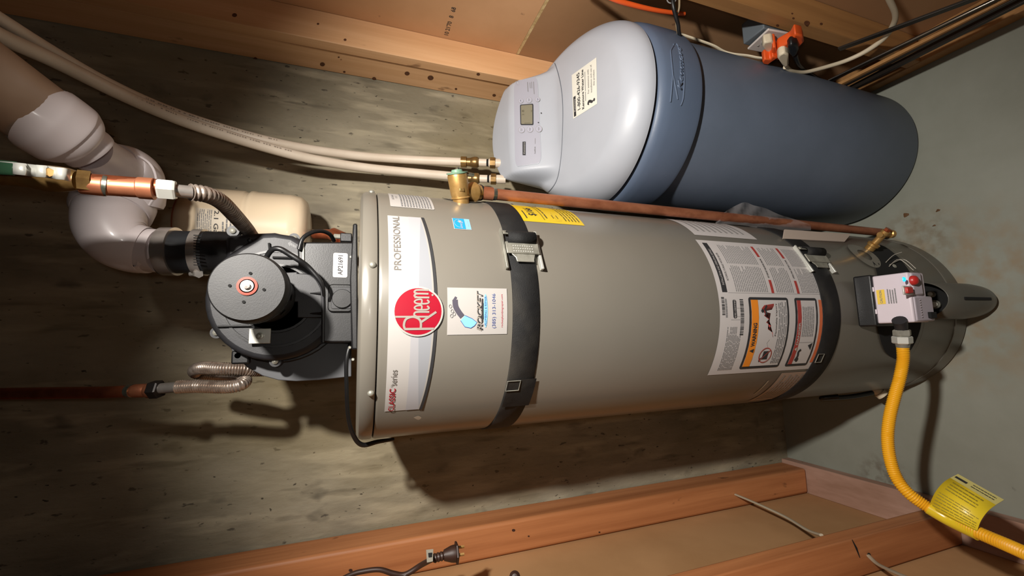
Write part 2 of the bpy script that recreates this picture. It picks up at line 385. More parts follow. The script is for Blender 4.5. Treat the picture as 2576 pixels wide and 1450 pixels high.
st.v = st.v; st.done('stamp', ink, wr)
# stamp reads away from the wall corner towards the viewer
# ------------------------------------------------------------------ water heater
wh = thing('water_heater', (TX, TY, 0), 'tall grey cylindrical water heater strapped in the middle of the room', 'water heater')
AX = V((0, 0, 1))
lathe('tank_jacket', [(.235, .0), (TR-.004, .002), (TR, .01), (TR, 1.590), (TR-.0015, 1.5945), (TR-.006, 1.596)], (TX, TY, 0), AX, jacket, wh, n=128, auto=30)
lathe('tank_lid', [(TR-.006, 1.5965), (TR-.001, 1.5975), (TR, 1.600), (TR, 1.614), (TR-.003, 1.6205), (TR-.010, 1.6245), (TR-.02, 1.6255), (.0, 1.6255)], (TX, TY, 0), AX, jacket, wh, n=128, auto=30)
lathe('base_seam', [(TR+.0008, .060), (TR+.0016, .063), (TR+.0008, .066)], (TX, TY, 0), AX, jacket_d, wh, n=96)
def out_at(u): a = u/TR; return V((math.sin(a), -math.cos(a), 0))
def screw(x, y, name='screw', r=.0062):
    u, z = uz(x, y); n = out_at(u); p = oncyl(u, z, 0)
    s = lathe(name, [(r, 0), (r, .0012), (r*.8, .0035), (r*.35, .0048), (0, .005)], p, n, zinc, wh, n=18, auto=60); return s
screw(937, 667, r=.0058); screw(933, 990, r=.0055); screw(935, 480, r=.0055)
def cring(name, u, z, r0, r1, m, parent, off=.0012, n=48):
    D_ = Dec(cyl_f(off)); P = [(u+r*math.cos(2*math.pi*i/n), z+r*math.sin(2*math.pi*i/n)) for r in (r0, r1) for i in range(n)]
    D_.tri(P, [(i, (i+1) % n, n+(i+1) % n, n+i) for i in range(n)]); return D_.done(name, m, parent)
def crect(name, a, b, m, off=.0008, parent=wh, rad=0.):
    """a, b: opposite corners (u, z)"""
    u0, u1 = sorted((a[0], b[0])); z0, z1 = sorted((a[1], b[1])); D_ = Dec(cyl_f(off))
    if rad: D_.fan(rrect(u0, z0, u1, z1, rad), 4)
    else: D_.grid(u0, z0, u1, z1, max(2, int((u1-u0)/.008)), 2)
    return D_.done(name, m, parent), (u0, z0, u1, z1)
def cpoly(name, px, m, off=.0012, parent=wh, k=3):
    q = crs([uz(*p) for p in px]+[uz(*px[0])], k)[:-1] if k > 1 else [uz(*p) for p in px]
    D_ = Dec(cyl_f(off)); D_.fan(q, 5); return D_.done(name, m, parent)

# banner with the round badge
uL, _ = uz(975, 1035); uR, _ = uz(978, 543); zt = uz(977, 790)[1]; zbm = uz(1098, 845)[1]; zbe = uz(1060, 1031)[1]; um = (uL+uR)/2
def zb(u): t = (u-um)/((uR-uL)/2); return zbm+(zbe-zbm)*t*t
NB = 40
def band(D_, fa, fb, off=0, a=0., b=1.):
    us = [uL+(uR-uL)*(a+(b-a)*i/NB) for i in range(NB+1)]
    D_.tri([(u, fa(u)) for u in us]+[(u, fb(u)) for u in us], [(i, i+1, NB+2+i, NB+1+i) for i in range(NB)])
H = zt-zbe
D = Dec(cyl_f(.0006)); band(D, zb, lambda u: zt); ban = D.done('banner_label', white_l, wh)
D = Dec(cyl_f(.0009)); band(D, lambda u: zb(u)+.0045, lambda u: zt-H*.50-.004); D.done('pale_band', g1, ban)
D = Dec(cyl_f(.0011)); band(D, lambda u: zb(u)+.0045, lambda u: zt-H*(.66+.16*((u-um)/(uR-uL)*2)**2)-.006); D.done('grey_band', g2, ban)
D = Dec(cyl_f(.0013)); band(D, lambda u: zb(u)+.0045, lambda u: max(zb(u)+.0046, zt-H*(.92-.22*((u-um)/(uR-uL)*2)**2)-.012)); D.done('warm_band', g3, ban)
D = Dec(cyl_f(.0014)); band(D, lambda u: zb(u)-.0005, lambda u: zb(u)+.0045); D.done('black_stripe', ink, ban)
D = Dec(cyl_f(.0016)); D.fit('PROFESSIONAL', uz(995, 680)[0], uz(995, 546)[0], zt-.0135, .0112, bold=.004); D.done('professional_lettering', letter_g, ban)
D = Dec(cyl_f(.0016)); D.fit('CLASSIC', uz(986, 1033)[0], uz(986, 977)[0], zt-.0105, .0098, bold=.014); D.done('classic_lettering', red, ban)
ucl = uz(990, 970)[0]
D = Dec(cyl_f(.0016)); D.text('\u2122', uz(985, 974)[0], zt-.010, .007, 'LEFT'); D.fit('series', uz(992, 969)[0], uz(995, 930)[0], zt-.0115, .0098); D.done('series_lettering', letter_g, ban)
ub, zbd = uz(1052, 784); rb = (uz(1052, 722)[0]-uz(1052, 846)[0])/2
bd = Dec(cyl_f(.0028)); bd.fan(ell(ub, zbd, rb, rb, 56), 5); badge = bd.done('round_badge', silver_p, wh)
cring('badge_rim', ub, zbd, rb*.93, rb, nickel, badge, .0034)
D = Dec(cyl_f(.0032)); D.fan(ell(ub, zbd, rb*.93, rb*.93, 56), 5); D.done('badge_face', red, badge)
def bpx(x, y): return uz(x, y)
D = Dec(cyl_f(.0040)); k = rb/.045
def B(a, b): return (ub+a*rb, zbd+b*rb)
lw = .0036
D.line([B(-.69, -.63), B(-.69, .54)], lw)                                        # R stem
D.line(crs([B(-.69, .52), B(-.52, .56), B(-.30, .48), B(-.21, .22), B(-.30, -.02), B(-.46, -.10), B(-.69, -.10)], 6), lw)
D.line([B(-.43, -.10), B(-.02, -.71)], lw)                                     # R leg
lw = .0029
D.line([B(-.21, .90), B(-.21, -.43)], lw)                                      # tall h
D.line(crs([B(-.21, .06), B(-.15, .16), B(-.06, .15), B(-.02, .02), B(-.02, -.43)], 5), lw)
for q in (.07, .31):
    D.line(crs([B(q, -.12), B(q+.155, -.12), B(q+.15, .06), B(q+.075, .16), B(q, .05), B(q, -.30), B(q+.06, -.42), B(q+.15, -.34)], 5), lw*.9)
D.line([B(.555, -.43), B(.555, .16)], lw)
for q in (.555, .705): D.line(crs([B(q, .04), B(q+.05, .16), B(q+.12, .13), B(q+.15, .02), B(q+.15, -.40)], 5), lw)
D.fan(ell(ub+rb*.66, zbd-rb*.56, .0018, .0018, 10), 1)
D.done('badge_lettering', silver_p, badge)

# caution label, blue star label
o_, (a0, b0, a1, b1) = crect('caution_label', uz(982, 520), uz(1076, 489), white_l, rad=.003)
w_ = a1-a0; h_ = b1-b0
D = Dec(cyl_f(.0016)); D.text('CAUTION: HOT', (a0+a1)/2, b1-.006, .0052, bold=.02); D.text('OUTLET', (a0+a1)/2, b1-.0125, .0052); D.lines(a0+.003, b0+.004, a1-.003, b1-.018, 11, .5); D.done('fine_print', ink_g, o_)
o_, (a0, b0, a1, b1) = crect('energy_label', uz(1142, 577), uz(1180, 553), white_l)
D = Dec(cyl_f(.0014)); D.grid(a0+.001, b0+(b1-b0)*.33, a1-.001, b1-.001, 3, 2); D.done('blue_panel', blue_p, o_)
D = Dec(cyl_f(.0014)); D.grid(a0+.001, b0+.001, a1-.001, b0+(b1-b0)*.31, 3, 2); D.done('pale_panel', blue_l, o_)
D = Dec(cyl_f(.0019)); cx_, cz_ = (a0+a1)/2, b0+(b1-b0)*.64; rr = (a1-a0)*.36
D.line([(cx_+rr*math.cos(t), cz_+rr*.8*math.sin(t)) for t in [math.pi*(-.05+1.1*i/20) for i in range(21)]], .0007)
sp = []
for i in range(10):
    t = math.pi/2+i*math.pi/5; r_ = rr*.42 if i % 2 == 0 else rr*.18; sp.append((cx_+rr*.45+r_*math.cos(t), cz_-.001+r_*math.sin(t)))
D.fan(sp, 1); D.text('energy', cx_-rr*.2, cz_-.002, .008, shear=.4); D.text('ENERGY STAR', cx_, b0+(b1-b0)*.16, .0034, sx=.8); D.done('star_print', white_l, o_)

# installer's sticker
(o_, (a0, b0, a1, b1)) = crect('installer_sticker', uz(1124, 843), uz(1274, 727), white_l, off=.0012)
W_ = a1-a0; H_ = b1-b0
def S(a, b): return (a0+a*W_, b0+b*H_)     # 0..1 from lower left
D = Dec(cyl_f(.0020)); c_ = S(.5, .375); D.fan(ell(c_[0]+W_*.01, c_[1], W_*.36, H_*.033, 30), 2); D.done('blue_ellipse', blue_l, o_)
D = Dec(cyl_f(.0024)); D.fit('PLUMBING & REPAIR', S(.2, 0)[0], S(.82, 0)[0], S(0, .376)[1], H_*.032); D.done('ellipse_lettering', navy, o_)
D = Dec(cyl_f(.0017)); D.fan(ell(*S(.5, .425), W_*.20, H_*.03, 24), 2); D.fit('ROCKET', S(.085, 0)[0], S(.94, 0)[0], S(0, .465)[1], H_*.105, shear=.3, bold=.04); D.done('dark_lettering', ink, o_)
D = Dec(cyl_f(.0022)); D.fit('ROCKET', S(.075, 0)[0], S(.925, 0)[0], S(0, .482)[1], H_*.085, shear=.3, bold=.008); D.done('silver_lettering', silver_p, o_)
D = Dec(cyl_f(.0018)); D.fit('(385) 313-1046', S(.13, 0)[0], S(.88, 0)[0], S(0, .225)[1], H_*.075); D.done('phone_number', navy, o_)
D = Dec(cyl_f(.0018)); D.fit('rocketplumbingrepair.com', S(.15, 0)[0], S(.87, 0)[0], S(0, .09)[1], H_*.042); D.done('web_address', print_r, o_)
# drawing: a bent dark pipe end pouring into a blue flask shape
D = Dec(cyl_f(.0018)); D.line(crs([S(.74, .88), S(.60, .87), S(.48, .82), S(.38, .76)], 6), W_*.115); D.line([S(.80, .86), S(.72, .90)], W_*.05); D.done('dark_pipe_drawing', slate_p, o_)
D = Dec(cyl_f(.0017)); D.fan([S(.41, .72), S(.30, .79), S(.17, .72), S(.14, .62), S(.19, .56), S(.26, .52), S(.34, .60)], 2); D.done('blue_pour_drawing', blue_l, o_)
D = Dec(cyl_f(.0021)); D.line([S(.41, .72), S(.34, .60), S(.26, .52), S(.19, .56), S(.14, .62), S(.17, .72), S(.30, .79)], .0009); D.done('outline_drawing', navy, o_)
D = Dec(cyl_f(.0021))
for cc in ((.60, .955), (.50, .925), (.40, .935), (.44, .895)): D.line([(S(*cc)[0]+W_*.035*math.cos(t), S(*cc)[1]+H_*.022*math.sin(t)) for t in [2*math.pi*i/12 for i in range(14)]], .0008)
D.done('swirl_drawing', ink_g, o_)

# yellow guide label, half hidden by the copper pipe
za = uz(1308, 556); zc = uz(1470, 568)
o_, (a0, b0, a1, b1) = crect('guide_label', (za[0], 1.36), (uz(1440, 528)[0]+.075, zc[1]), yellow_l, off=.0007)
zc_ = b0
D = Dec(cyl_f(.0013))
D.text('$166', a0+.026, b1-.066, .024, 'LEFT', bold=.012); D.grid(a0+.010, b1-.088, a1-.02, b1-.0865, 6, 1); D.lines(a0+.012, b1-.052, a0+.05, b1-.046, 1)
D.lines(a0+.012, b0+.004, a1-.01, b0+.042, 5, .3); D.lines(a0+.018, b1-.098, a1-.02, b1-.092, 1); D.lines(a0+.02, b0+.062, a0+.036, b0+.066, 1); D.lines(a0+.02, b0+.052, a0+.036, b0+.056, 1)
D.line([(a0+.008, b0+.05), (a0+.008, b0+.076), (a1-.02, b0+.076)], .0004); D.line([(a0+.014, b0+.047), (a0+.014, b0+.060), (a0+.05, b0+.060)], .0004)
D.done('guide_print', ink, o_)

# small labels near the pipe and the folded paper pocket
o_, (a0, b0, a1, b1) = crect('upper_notice', (uz(1752, 592)[0], uz(1728, 575)[1]), (uz(1716, 556)[0]+.05, uz(1900, 600)[1]), white_m)
D = Dec(cyl_f(.0015)); D.lines(a0+.02, b0+.02, a1-.01, b1-.016, 9, .35); D.done('notice_print', ink_l, o_)
P0 = atd(1935, 575, 1.13); P1 = atd(2135, 601, 1.27)
o_ = mesh('folded_paper', [oncyl(uz(1950, 600)[0]-.004, uz(1950, 592)[1], .001), oncyl(uz(1950, 600)[0]+.03, uz(1935, 578)[1], .012), oncyl(uz(2100, 606)[0]+.02, uz(2130, 602)[1], .014), oncyl(uz(2100, 606)[0]-.008, uz(2100, 600)[1], .001)], [(0, 1, 2, 3)], mat('curled_paper', 'b5a598', .7), wh)
so = o_.modifiers.new('s', 'SOLIDIFY'); so.thickness = .003

# big rating label
A = uz(1751, 604); Bm = uz(1810, 781); Cc = uz(1782, 944); zr = uz(2072, 781)[1]
o_, (a0, b0, a1, b1) = crect('rating_label', (Cc[0], zr), (A[0], Bm[1]), white_m)
W_ = a1-a0; H_ = b1-b0
um_ = uz(1812, 740)[0]
def fs(x, y, u=None): q = uz(x, y); return q
D = Dec(cyl_f(.0013)); D.grid(um_+.004, b1-.026, a1-.010, b1-.012, 8, 1); D.done('black_heading', ink, o_)
D = Dec(cyl_f(.0018)); D.fit('INSTALLATION AND OPERATING DETAILS', um_+.02, a1-.03, b1-.019, .0055); D.done('heading_lettering', white_m, o_)
D = Dec(cyl_f(.0013)); D.fit('AUTOMATIC STORAGE WATER HEATER', um_+.03, a1-.04, b1-.035, .0055); D.done('title_lettering', ink, o_)
r1z = uz(1932, 700)[1]; r2z = uz(1995, 700)[1]
D = Dec(cyl_f(.0013))
for z_ in (r1z, r2z):
    for xa_, xb_ in ((um_+.004, um_+.035), (a1-.045, a1-.012)): D = Dec(cyl_f(.0013)); D.grid(xa_, z_-.005, xb_, z_+.003, 3, 1); D.done('red_bar', red2, o_)
for z_, w0_ in ((r1z, 'FOR YOUR SAFETY READ BEFORE OPERATING'), (r2z, 'OPERATING INSTRUCTIONS')): D = Dec(cyl_f(.0013)); D.fit(w0_, um_+.04, a1-.05, z_-.001, .0052, bold=.012); D.done('bar_lettering', ink, o_)
D = Dec(cyl_f(.0013)); mu = (um_+a1)/2
for (za_, zb_, n_) in ((b1-.05, r1z+.012, 18), (r1z-.012, r2z+.012, 10), (r2z-.012, b0+.004, 12)):
    D.lines(um_+.006, zb_, mu-.003, za_, n_, .42); D.lines(mu+.003, zb_, a1-.014, za_, n_, .42)
D.line([(um_+.003, b0+.004), (um_+.003, b1-.028)], .0005); D.line([(um_+.003, r1z+.008), (a1-.01, r1z+.008)], .0005)
D.done('fine_print', ink_g, o_)
D = Dec(cyl_f(.0013)); L0 = a0+.012; zs0 = uz(1876, 800)[1]
D.lines(L0, zs0+.012, L0+(um_-a0)*.55, b1-.02, 10, .5); D.lines(um_-.05, b1-.022, um_-.01, b1-.014, 1, .6)
D.line([(um_-.055, b1-.03), (um_-.055, zs0+.014)], .0005); D.line([(um_-.048, b1-.04), (um_-.048, b1-.06), (um_-.03, b1-.06), (um_-.03, b1-.04), (um_-.048, b1-.04)], .0004)
D.done('data_print', ink_g, o_)
D = Dec(cyl_f(.0013))
u_ = L0+(um_-a0)*.45
while u_ < um_-.012: t_ = random.uniform(.0008, .0028); D.grid(u_, zs0+.006, u_+t_, zs0+.016); u_ += t_+random.uniform(.0008, .0022)
D.fan(rrect(um_-.052, zs0+.026, um_-.012, zs0+.036, .004), 1); u_ = um_-.045
while u_ < um_-.006: t_ = random.uniform(.0006, .002); D.grid(u_, b1-.014, u_+t_, b1-.006); u_ += t_+random.uniform(.0006, .002)
D.done('bar_code', ink, o_)
D = Dec(cyl_f(.0018)); D.text('AHRI CERTIFIED', um_-.032, zs0+.031, .0055); D.done('certificate_lettering', white_m, o_)
def panel(zhi, zlo, head, headm, word):
    ua, ub_ = a0+.012, um_-.006
    D = Dec(cyl_f(.0014)); D.fan(rrect(ua, zlo, ub_, zhi, .006), 6); fr = D.done('panel_frame', ink, o_)
    D = Dec(cyl_f(.0020)); D.grid(ua+.007, zlo+.006, ub_-.006, zhi-.006, 6, 1); D.done('panel_face', white_m, o_)
    hh = (zhi-zlo)*.17; D = Dec(cyl_f(.0024)); D.grid(ua+.007, zhi-.006-hh, ub_-.006, zhi-.006, 8, 1); D.done('panel_heading', headm, o_)
    D = Dec(cyl_f(.0029)); D.fit(word, ua+(ub_-ua)*.34, ua+(ub_-ua)*.66, zhi-.006-hh*.5, hh*.55, bold=.03); D.fan([(ua+(ub_-ua)*.25, zhi-.006-hh*.82), (ua+(ub_-ua)*.31, zhi-.006-hh*.82), (ua+(ub_-ua)*.28, zhi-.006-hh*.2)], 1)
    D.done('heading_word', head, o_); return ua+.008, ub_-.008, zlo+.007, zhi-.007-hh
w1 = uz(1884, 800)[1]; w2 = uz(1984, 800)[1]; d1 = uz(2000, 800)[1]; d2 = uz(2056, 800)[1]
ua, ub2, zl, zh = panel(w1, w2, ink, orange_p, 'WARNING')
hh = zh-zl
D = Dec(cyl_f(.0024)); base = zl+hh*.46; xs = ua+(ub2-ua)*.45
fl = [(xs, base)]
for i in range(9): fl += [(xs+.012+i*.0075, base+.004+i*.0032+(.012 if i % 2 else .0)), ]
fl += [(ub2-.006, base)]; D.fan(fl, 1); D.done('flame_drawing', red2, o_)
D = Dec(cyl_f(.0026)); D.fit('Flammable Vapors', xs+.004, ub2-.006, base-.006, .006)
D.done('vapor_lettering', ink, o_); D = Dec(cyl_f(.0026))
D.fan(ell(ub2-.022, base+.036, .004, .004, 12), 1); D.line([(ub2-.030, base+.024), (ub2-.018, base+.028), (ub2-.010, base+.022)], .005); D.done('figure_drawing', ink, o_); D = Dec(cyl_f(.0026))
cx_ = ua+.026; cz_ = base+.012; D.fan([(cx_-.010, cz_-.009), (cx_+.010, cz_-.009), (cx_+.010, cz_+.007), (cx_-.010, cz_+.007)], 1); D.line([(cx_-.006, cz_+.007), (cx_-.010, cz_+.014), (cx_-.016, cz_+.012)], .003)
D.done('can_drawing', ink, o_)
cring('prohibition_ring', cx_, cz_, .0165, .0185, red2, o_, .0030)
D = Dec(cyl_f(.0030)); D.line([(cx_-.012, cz_+.012), (cx_+.012, cz_-.012)], .0018); D.done('prohibition_bar', red2, o_)
D = Dec(cyl_f(.0024)); D.lines(ua+.004, zl+.001, ub2-.002, base-.012, 5, .5); D.line([(xs-.004, base+.01), (xs-.012, base+.016), (xs-.022, base+.010)], .0006); D.done('warning_print', ink_g, o_)
ua, ub2, zl, zh = panel(d1, d2, nickel, red2, 'DANGER'); mid = ua+(ub2-ua)*.36
D = Dec(cyl_f(.0024)); D.lines(mid+.014, zl+.006, ub2-.012, zh-.002, 7, .45); D.line([(mid, zl), (mid, zh)], .0006); D.done('danger_print', ink_g, o_)
D = Dec(cyl_f(.0024)); D.line(crs([(ua+.008, zh-.004), (ua+.02, zh-.008), (ua+.03, zh-.006), (ua+.036, zh-.012)], 5), .006); D.fan([(ua+.034, zl+.004), (ua+.052, zl+.002), (ua+.046, zl+.016)], 1); D.fan(ell(ua+.010, zh-.010, .006, .004, 12), 1); D.done('hand_drawing', ink, o_)
D = Dec(cyl_f(.0014)); D.grid(a0+.02, b0+.001, um_-.01, d2-.006, 8, 1); D.done('orange_strip', mat('print_rust', 'c9683f', .6), o_)
# lower side labels
o2, (c0, e0, c1, e1) = crect('side_label', (uz(1925, 1000)[0]-.02, uz(2010, 960)[1]), (uz(1972, 938)[0], uz(1950, 960)[1]), mat('pinkish_label', 'a08c7e', .55))
D = Dec(cyl_f(.0014)); D.lines(c0+.01, e0+.006, c1-.008, e1-.01, 7, .4); D.done('side_print', ink_l, o2)
o2, _x = crect('small_label', uz(1898, 992), uz(1931, 958), mat('tan_label', 'b1a48c', .55)); 
# round port covers
u_, z_ = uz(1163, 500); cring('port_collar', u_, z_, .022, .042, jacket_d, wh, .0016); cring('port_edge', u_, z_, .041, .0425, jacket, wh, .0024)
D = Dec(cyl_f(.0012)); D.fan(ell(u_+.001, z_, .0225, .0225, 24), 1); D.done('port_hole', void, wh)
u_, z_ = uz(2183, 640); cring('port_collar', u_-.005, z_+.02, .02, .045, jacket_d, wh, .0016)
u_, z_ = uz(2205, 752); D = Dec(cyl_f(.0022)); D.fan(ell(u_, z_, .052, .05, 40), 3); D.done('valve_collar', jacket_d, wh)
cring('valve_collar_edge', u_, z_, .051, .053, zinc, wh, .0026)
# dark burner hatch with its pressed rim
hpx = [(2203, 615), (2225, 622), (2262, 652), (2290, 690), (2311, 735), (2318, 790), (2308, 845), (2282, 890), (2258, 905), (2228, 888), (2212, 850), (2203, 800), (2200, 740), (2205, 690), (2190, 650), (2188, 625)]
cpoly('burner_hatch', hpx, void, .0016)
q = [uz(*p) for p in hpx]; D = Dec(cyl_f(.003)); D.line(crs([uz(*p) for p in [(2203, 613), (2228, 619), (2266, 650), (2294, 690), (2316, 735), (2323, 790), (2313, 848), (2286, 896), (2258, 911)]], 4), .003); D.done('hatch_rim', jacket_d, wh)
hb = lathe('hatch_screw', [(.006, 0), (.006, .002), (.002, .004), (0, .004)], oncyl(*uz(2248, 671), .0015), out_at(uz(2248, 671)[0]), zinc, wh, n=14)
for a_, b_, c_ in (((2226, 662), (2238, 650), (2252, 648)), ((2236, 668), (2262, 660), (2284, 686)), ((2234, 672), (2252, 660), (2278, 690))):
    pts = crs([tuple(oncyl(*uz(*q_), o3)) for q_, o3 in ((a_, .003), (b_, .012), (c_, .02))], 5); sweep('wire', pts, .0009, wire_w, wh, n=6)

# gas control
gx0, gx1 = aty(2280, 812, .6).x, aty(2280, 688, .6).x
gv = []
A1 = aty(2200, 755, .655); A2 = aty(2293, 755, .585); A3 = aty(2345, 755, .578); A4 = aty(2308, 755, .583)
gxm = (gx0+gx1)/2-.002
def gp(p): return (p.y, p.z)
def xprism(name, yz, x0, x1, m, parent, bevel=.004):
    n = len(yz); vs_ = [(x0, y, z) for y, z in yz]+[(x1, y, z) for y, z in yz]
    fs_ = [tuple(range(n)), tuple(range(2*n-1, n-1, -1))]+[(i, (i+1) % n, n+(i+1) % n, n+i) for i in range(n)]
    return mesh(name, vs_, fs_, m, parent, bevel=bevel, seg=3)
E2 = aty(2262, 710, .585)
valve = xprism('gas_valve', [(A1.y, A1.z), (A2.y, A2.z), (A2.y, A3.z+.004), (A1.y+.02, A3.z+.004)], gx0, gx1, white_v, wh)
lower = xprism('lower_cover', [(A2.y+.03, A2.z-.02), (A2.y-.002, A2.z-.006), (A2.y-.004, aty(2352, 780, .58).z), (A2.y+.03, aty(2352, 780, .58).z)], gx0+.002, gxm+.004, lav, valve)
upper = xprism('control_cover', [(A2.y+.03, A2.z-.01), (A2.y-.004, A2.z-.004), (A2.y-.006, aty(2318, 700, .58).z), (A2.y+.03, aty(2318, 700, .58).z)], gxm+.006, gx1-.001, lav, valve)
ys = A2.y-.006
def vface(x, y): p = aty(x, y, ys); return p
p = vface(2296, 706); lathe('knob', [(.011, 0), (.010, .006), (.006, .009), (0, .010)], p, (0, -1, .15), red_k, valve, n=24, auto=50)
p = vface(2283, 731); box('button', (p.x-.007, ys-.006, p.z-.010), (p.x+.007, ys+.002, p.z+.010), red_k, valve, bevel=.002)
box('button_frame', (p.x-.010, ys-.001, p.z-.016), (p.x+.010, ys+.002, p.z+.015), nickel, valve, bevel=.001)
p = vface(2275, 703); lathe('indicator_light', [(.0055, 0), (.0045, .002), (0, .003)], p+V((0, .001, 0)), (0, -1, 0), led, valve, n=20)
# sloping face lettering plane
sl = (A2-A1); sl.x = 0; L_sl = sl.length; sl.normalize(); nrm = V((0, -sl.z, sl.y)); nrm = nrm if nrm.z > 0 else -nrm
def gface(a, b): return V((a, A1.y, A1.z)) + sl*b + nrm*.0008
D = Dec(lambda a, b: gface(a, -b)); xa = gx0+(gx1-gx0)*.40; D.grid(xa, -.022, xa+.034, -.006, 1, 1); D.done('yellow_strip', mat('caution_yellow', 'e3c04a', .5), valve)
D = Dec(lambda a, b: gface(a, -b)+nrm*.0006); D.text('CAUTION', xa+.017, -.014, .0068, bold=.02); D.lines(xa, -.045, xa+.034, -.026, 4, .5); D.done('caution_print', ink_g, valve)
D = Dec(lambda a, b: V((a, ys-.0008+.002, b))); pz = aty(2318, 770, ys)
for i in range(8): D.fan(ell(gx0+.012+i*.0055, pz.z, .0017, .0028, 8), 1)
D.done('vent_slots', white_v, valve)
p = aty(2345, 792, ys); box('corner_notch', (p.x-.008, ys-.003, p.z-.012), (p.x+.006, ys+.004, p.z+.010), void, valve, bevel=.001)
xprism('valve_back', [(.69, A1.z+.012), (A1.y-.002, A1.z+.006), (A1.y+.008, A1.z-.10), (.69, A1.z-.10)], gx0-.006, gx1+.004, black_pl, wh, bevel=.004)
for x_, w3 in ((.25, .022), (.72, .022)):
    xx = gx0+(gx1-gx0)*x_; xprism('clip', [(A1.y+.006, A1.z+.006), (A1.y-.004, A1.z+.004), (A1.y-.002, A1.z-.006), (A1.y+.006, A1.z-.006)], xx-w3/4, xx+w3/4, white_v, valve, bevel=.0005)
# air intake cover: open-topped half round trough against the foot of the tank
icx = aty(2440, 757, .66).x; pr = []
R_ = .050
pts_, fcs = [], []
zs_ = [(.004, .55), (.012, .80), (.03, .95), (.06, 1.), (.255, 1.)]
NS = 28
cy0 = .685
for z_, kx in zs_:
    for i in range(NS+1):
        t = math.pi*i/NS; pts_.append((icx-R_*kx*math.cos(t), cy0-.072*kx*math.sin(t)+.0, z_))
for j in range(len(zs_)-1):
    for i in range(NS): fcs.append((j*(NS+1)+i, j*(NS+1)+i+1, (j+1)*(NS+1)+i+1, (j+1)*(NS+1)+i))
fcs.append(tuple(range(NS+1)))
# slope the open rim: higher against the tank
ic = mesh('intake_cover', pts_, fcs, mat('grey_cover', '4f4d46', .4, coat=.15), wh, auto=40)
so = ic.modifiers.new('s', 'SOLIDIFY'); so.thickness = .002
box('cover_slot', (icx-.004, .6105, .07), (icx+.004, .6135, .19), void, ic, bevel=.002)
mesh('cover_inside', [(icx-R_*.95*math.cos(math.pi*i/NS), cy0-.068*math.sin(math.pi*i/NS), .215) for i in range(NS+1)], [tuple(range(NS+1))], void, ic)
for (x_, z_, r_) in ((icx-.012, .235, .011), (icx+.014, .245, .008)): lathe('burner_fitting', [(r_, 0), (r_, .014), (r_*.6, .02), (0, .02)], (x_, .655, z_-.012), (0, -.3, 1), zinc, wh, n=12)
sweep('supply_tube', crs([(icx-.01, .668, .20), (icx-.014, .655, .26), (icx-.006, .65, .31), (icx, .66, .36)], 5), .005, black_pl, wh, n=10)
# brass drain valve on the right, plastic drain stub on the left foot
u_, z_ = uz(2186, 628); p = oncyl(u_, z_, 0); n_ = out_at(u_)
dv = lathe('drain_valve', [(.012, 0), (.012, .012), (.015, .014), (.015, .02), (.009, .022), (.009, .05), (.0105, .052), (.0105, .062)], p, n_, brass, wh, n=24)
q_ = p+n_*.05; lathe('valve_spout', [(.008, -.012), (.008, .022), (.011, .024), (.011, .034)], q_, V((.1, -.1, -1)), brass, dv, n=20)
hexnut('stem_screw', p+n_*.062, n_, .008, .008, copper_b, dv)
u_, z_ = uz(2255, 955); sp_ = atd(2262, 950, 1.27); ep_ = atd(2293, 972, 1.262)
ds = lathe('drain_stub', [(.013, 0), (.013, .02), (.016, .022), (.016, .034)], oncyl(-.345, .105, -.01), V((-.7, -.45, -.45)), ivory, wh, n=20)
sweep('conduit', resample(crs([tuple(oncyl(*uz(2110, 1000), .008)), tuple(oncyl(-.375, .30, .010)), tuple(oncyl(-.36, .2, .012)), tuple(oncyl(-.34, .12, .006))], 10), .004), .007, black_pl, wh, n=10)
lathe('tank_ring', [(TR+.0003, .585), (TR+.0008, .586), (TR+.0003, .587)], (TX, TY, 0), AX, jacket_d, wh, n=96)
cpoly('jacket_dent', [(1040, 1050), (1052, 1046), (1060, 1051), (1052, 1056)], nickel, .0007)
# ------------------------------------------------------------------ straps
def strap(z0, z1, label, bu, cut=None):
    s = thing('tie_strap', (TX, TY, z0), label, 'strap', None)
    lathe('webbing', [(TR+.0012, z0), (TR+.0028, z0+.0015), (TR+.0032, (z0+z1)/2), (TR+.0028, z1-.0015), (TR+.0012, z1)], (TX, TY, 0), AX, web, s, n=128, auto=60)
    # tails running back to the wall
    for sx_ in (-1, 1):
        xa = TX+sx_*(TR+.002); box('wall_tail', (min(xa, xa+.002*sx_), TY+.0, z0+.002), (max(xa, xa+.002*sx_), BY, z1-.002), web, s)
    return s
zu1 = uz(1289, 760)[1]; zu0 = uz(1357, 760)[1]
s1 = strap(zu0, zu1, 'upper black webbing strap with a steel buckle round the heater shoulder', 0)
zl1 = uz(2068, 800)[1]; zl0 = uz(2112, 780)[1]
s2 = strap(zl0, zl1, 'lower black webbing strap over the foot of the rating label', 0)
